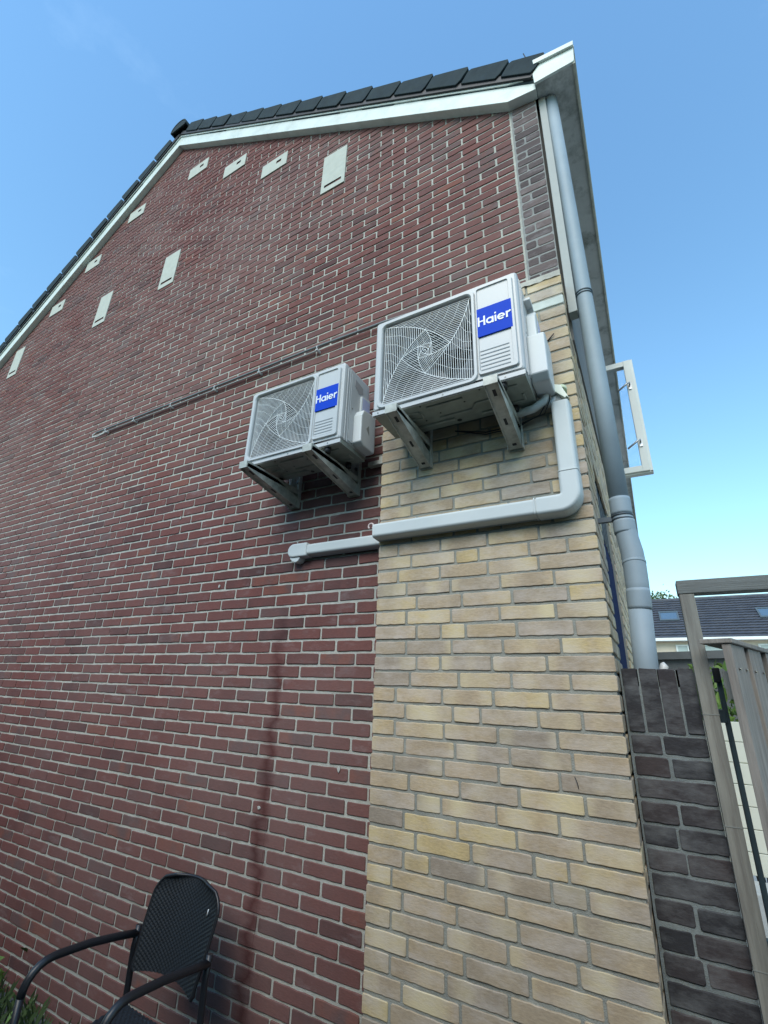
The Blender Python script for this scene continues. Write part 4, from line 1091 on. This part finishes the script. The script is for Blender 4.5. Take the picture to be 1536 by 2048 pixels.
def skylight(x0, x1, s0, s1):
    f = MB(); t_ = .09
    def P4(xa, xb, sa, sb, h): return [rp(xa, sa, h), rp(xb, sa, h), rp(xb, sb, h), rp(xa, sb, h)]
    O, I = P4(x0, x1, s0, s1, .12), P4(x0+t_, x1-t_, s0+.03, s1-.03, .12)
    f.bridge(O, I, 0, False); f.bridge(P4(x0, x1, s0, s1, -.02), O, 0, False); f.bridge(I, P4(x0+t_, x1-t_, s0+.03, s1-.03, .06), 0, False)
    o = f.build('skylight', [mat('dark_skylight_frame', (.08, .10, .11), .5)], troof)
    return o, P4(x0+t_-.01, x1-t_+.01, s0+.028, s1-.028, .09)
for x0, x1 in ((1.98, 3.03), (6.92, 8.0)):
    o, pq = skylight(x0, x1, .40, .645)
    # pane shares the roof's slope
    g = MB(); g.add(pq, [(0, 1, 2, 3)]); pn = g.build('pane', [MGLASS], None, norm=False); pn.parent = troof
b = MB(); b.box(TX0, TX1, TY-.28, TY+.22, TE-.13, TE+.03); b.build('gutter', [mat('clean_white_fascia', (.75, .77, .74), .5, var=.03)], terr, bevel=.01)
for x0, x1, z0, z1 in ((2.50, 3.15, 1.3, 2.72), (3.75, 4.95, 1.3, 2.72), (6.3, 7.5, 1.3, 2.72), (9.2, 10.4, 1.3, 2.72)):
    b = MB(); frame(b, x0, x1, z0, z1, .09, TY+.13, TY+.21); f = b.build('window', [FRAMEW], terr)
    b = MB(); b.box(x0+.09, x1-.09, TY+.17, TY+.195, z0+.09, z1-.09); b.build('pane', [mat('curtained_glass', (.36, .42, .40), .2, var=.15, scale=4)], f)
def tree(name, label, x, y, hgt, crown, rad, n, seed, m, ls):
    t = thing(name, label, 'tree', (x, y, G), 'trees behind the far terrace'); rng = random.Random(seed)
    b = MB(); b.tube([(0, 0, 0), (.1, .05, hgt*.5), (.0, 0, hgt*.8)], [.25, .18, .08], 8)
    br = []
    for k in range(26):
        a = rng.uniform(0, 6.28); z0 = hgt*rng.uniform(.35, .8); l = rad*rng.uniform(.5, 1.1)*(1.15-(z0/hgt)*.5)
        e = Vector((l*math.cos(a), l*math.sin(a), z0+l*rng.uniform(.15, .75))); br.append((Vector((0, 0, z0)), e)); b.tube([(0, 0, z0), tuple((Vector((0, 0, z0))+e)/2+Vector((0, 0, .1))), tuple(e)], [.06, .04, .012], 5)
    b.build('trunk', [BARK], t)
    c = MB()
    def fp():
        s, e = rng.choice(br); u = rng.uniform(.3, 1.08); p = s.lerp(e, u); sp = .28+.25*u
        return (p.x+rng.gauss(0, sp), p.y+rng.gauss(0, sp), p.z+rng.gauss(0, sp*.6))
    leaves(c, n, fp, ls, rng); c.build('crown', [m], t, norm=False)
tree('deciduous_tree', 'green tree rising above the left end of the far terrace roof', 2.0, 44, 11.4, 3, 2.3, 5200, 5, LEAF, .26)
tree('deciduous_tree', 'treetop just showing above the far roof ridge under the gate beam', 7.7, 48, 10.3, 2, 1.6, 1800, 9, LEAF, .22)

# ------------------------------------------------------------------ unseen hedge added behind the viewpoint to shade the lower wall
hedge = thing('added_shade_hedge', 'tall dark hedge added out of view behind the viewpoint to shade the lower wall', 'hedge', (-1, -3.75, G))
b = MB(); b.box(-9, 9, -.6, .3, 0, 3.3); b.build('added_hedge_stems', [mat('added_dark_hedge_inside', (.03, .04, .02), .9)], hedge)
b = MB(); rng = random.Random(77)
leaves(b, 6000, lambda: (rng.uniform(-9, 9), rng.choice([-.65, .33, .33])+rng.gauss(0, .05), rng.uniform(0, 3.35)), .14, rng)
b.build('foliage', [LEAF], hedge, norm=False)
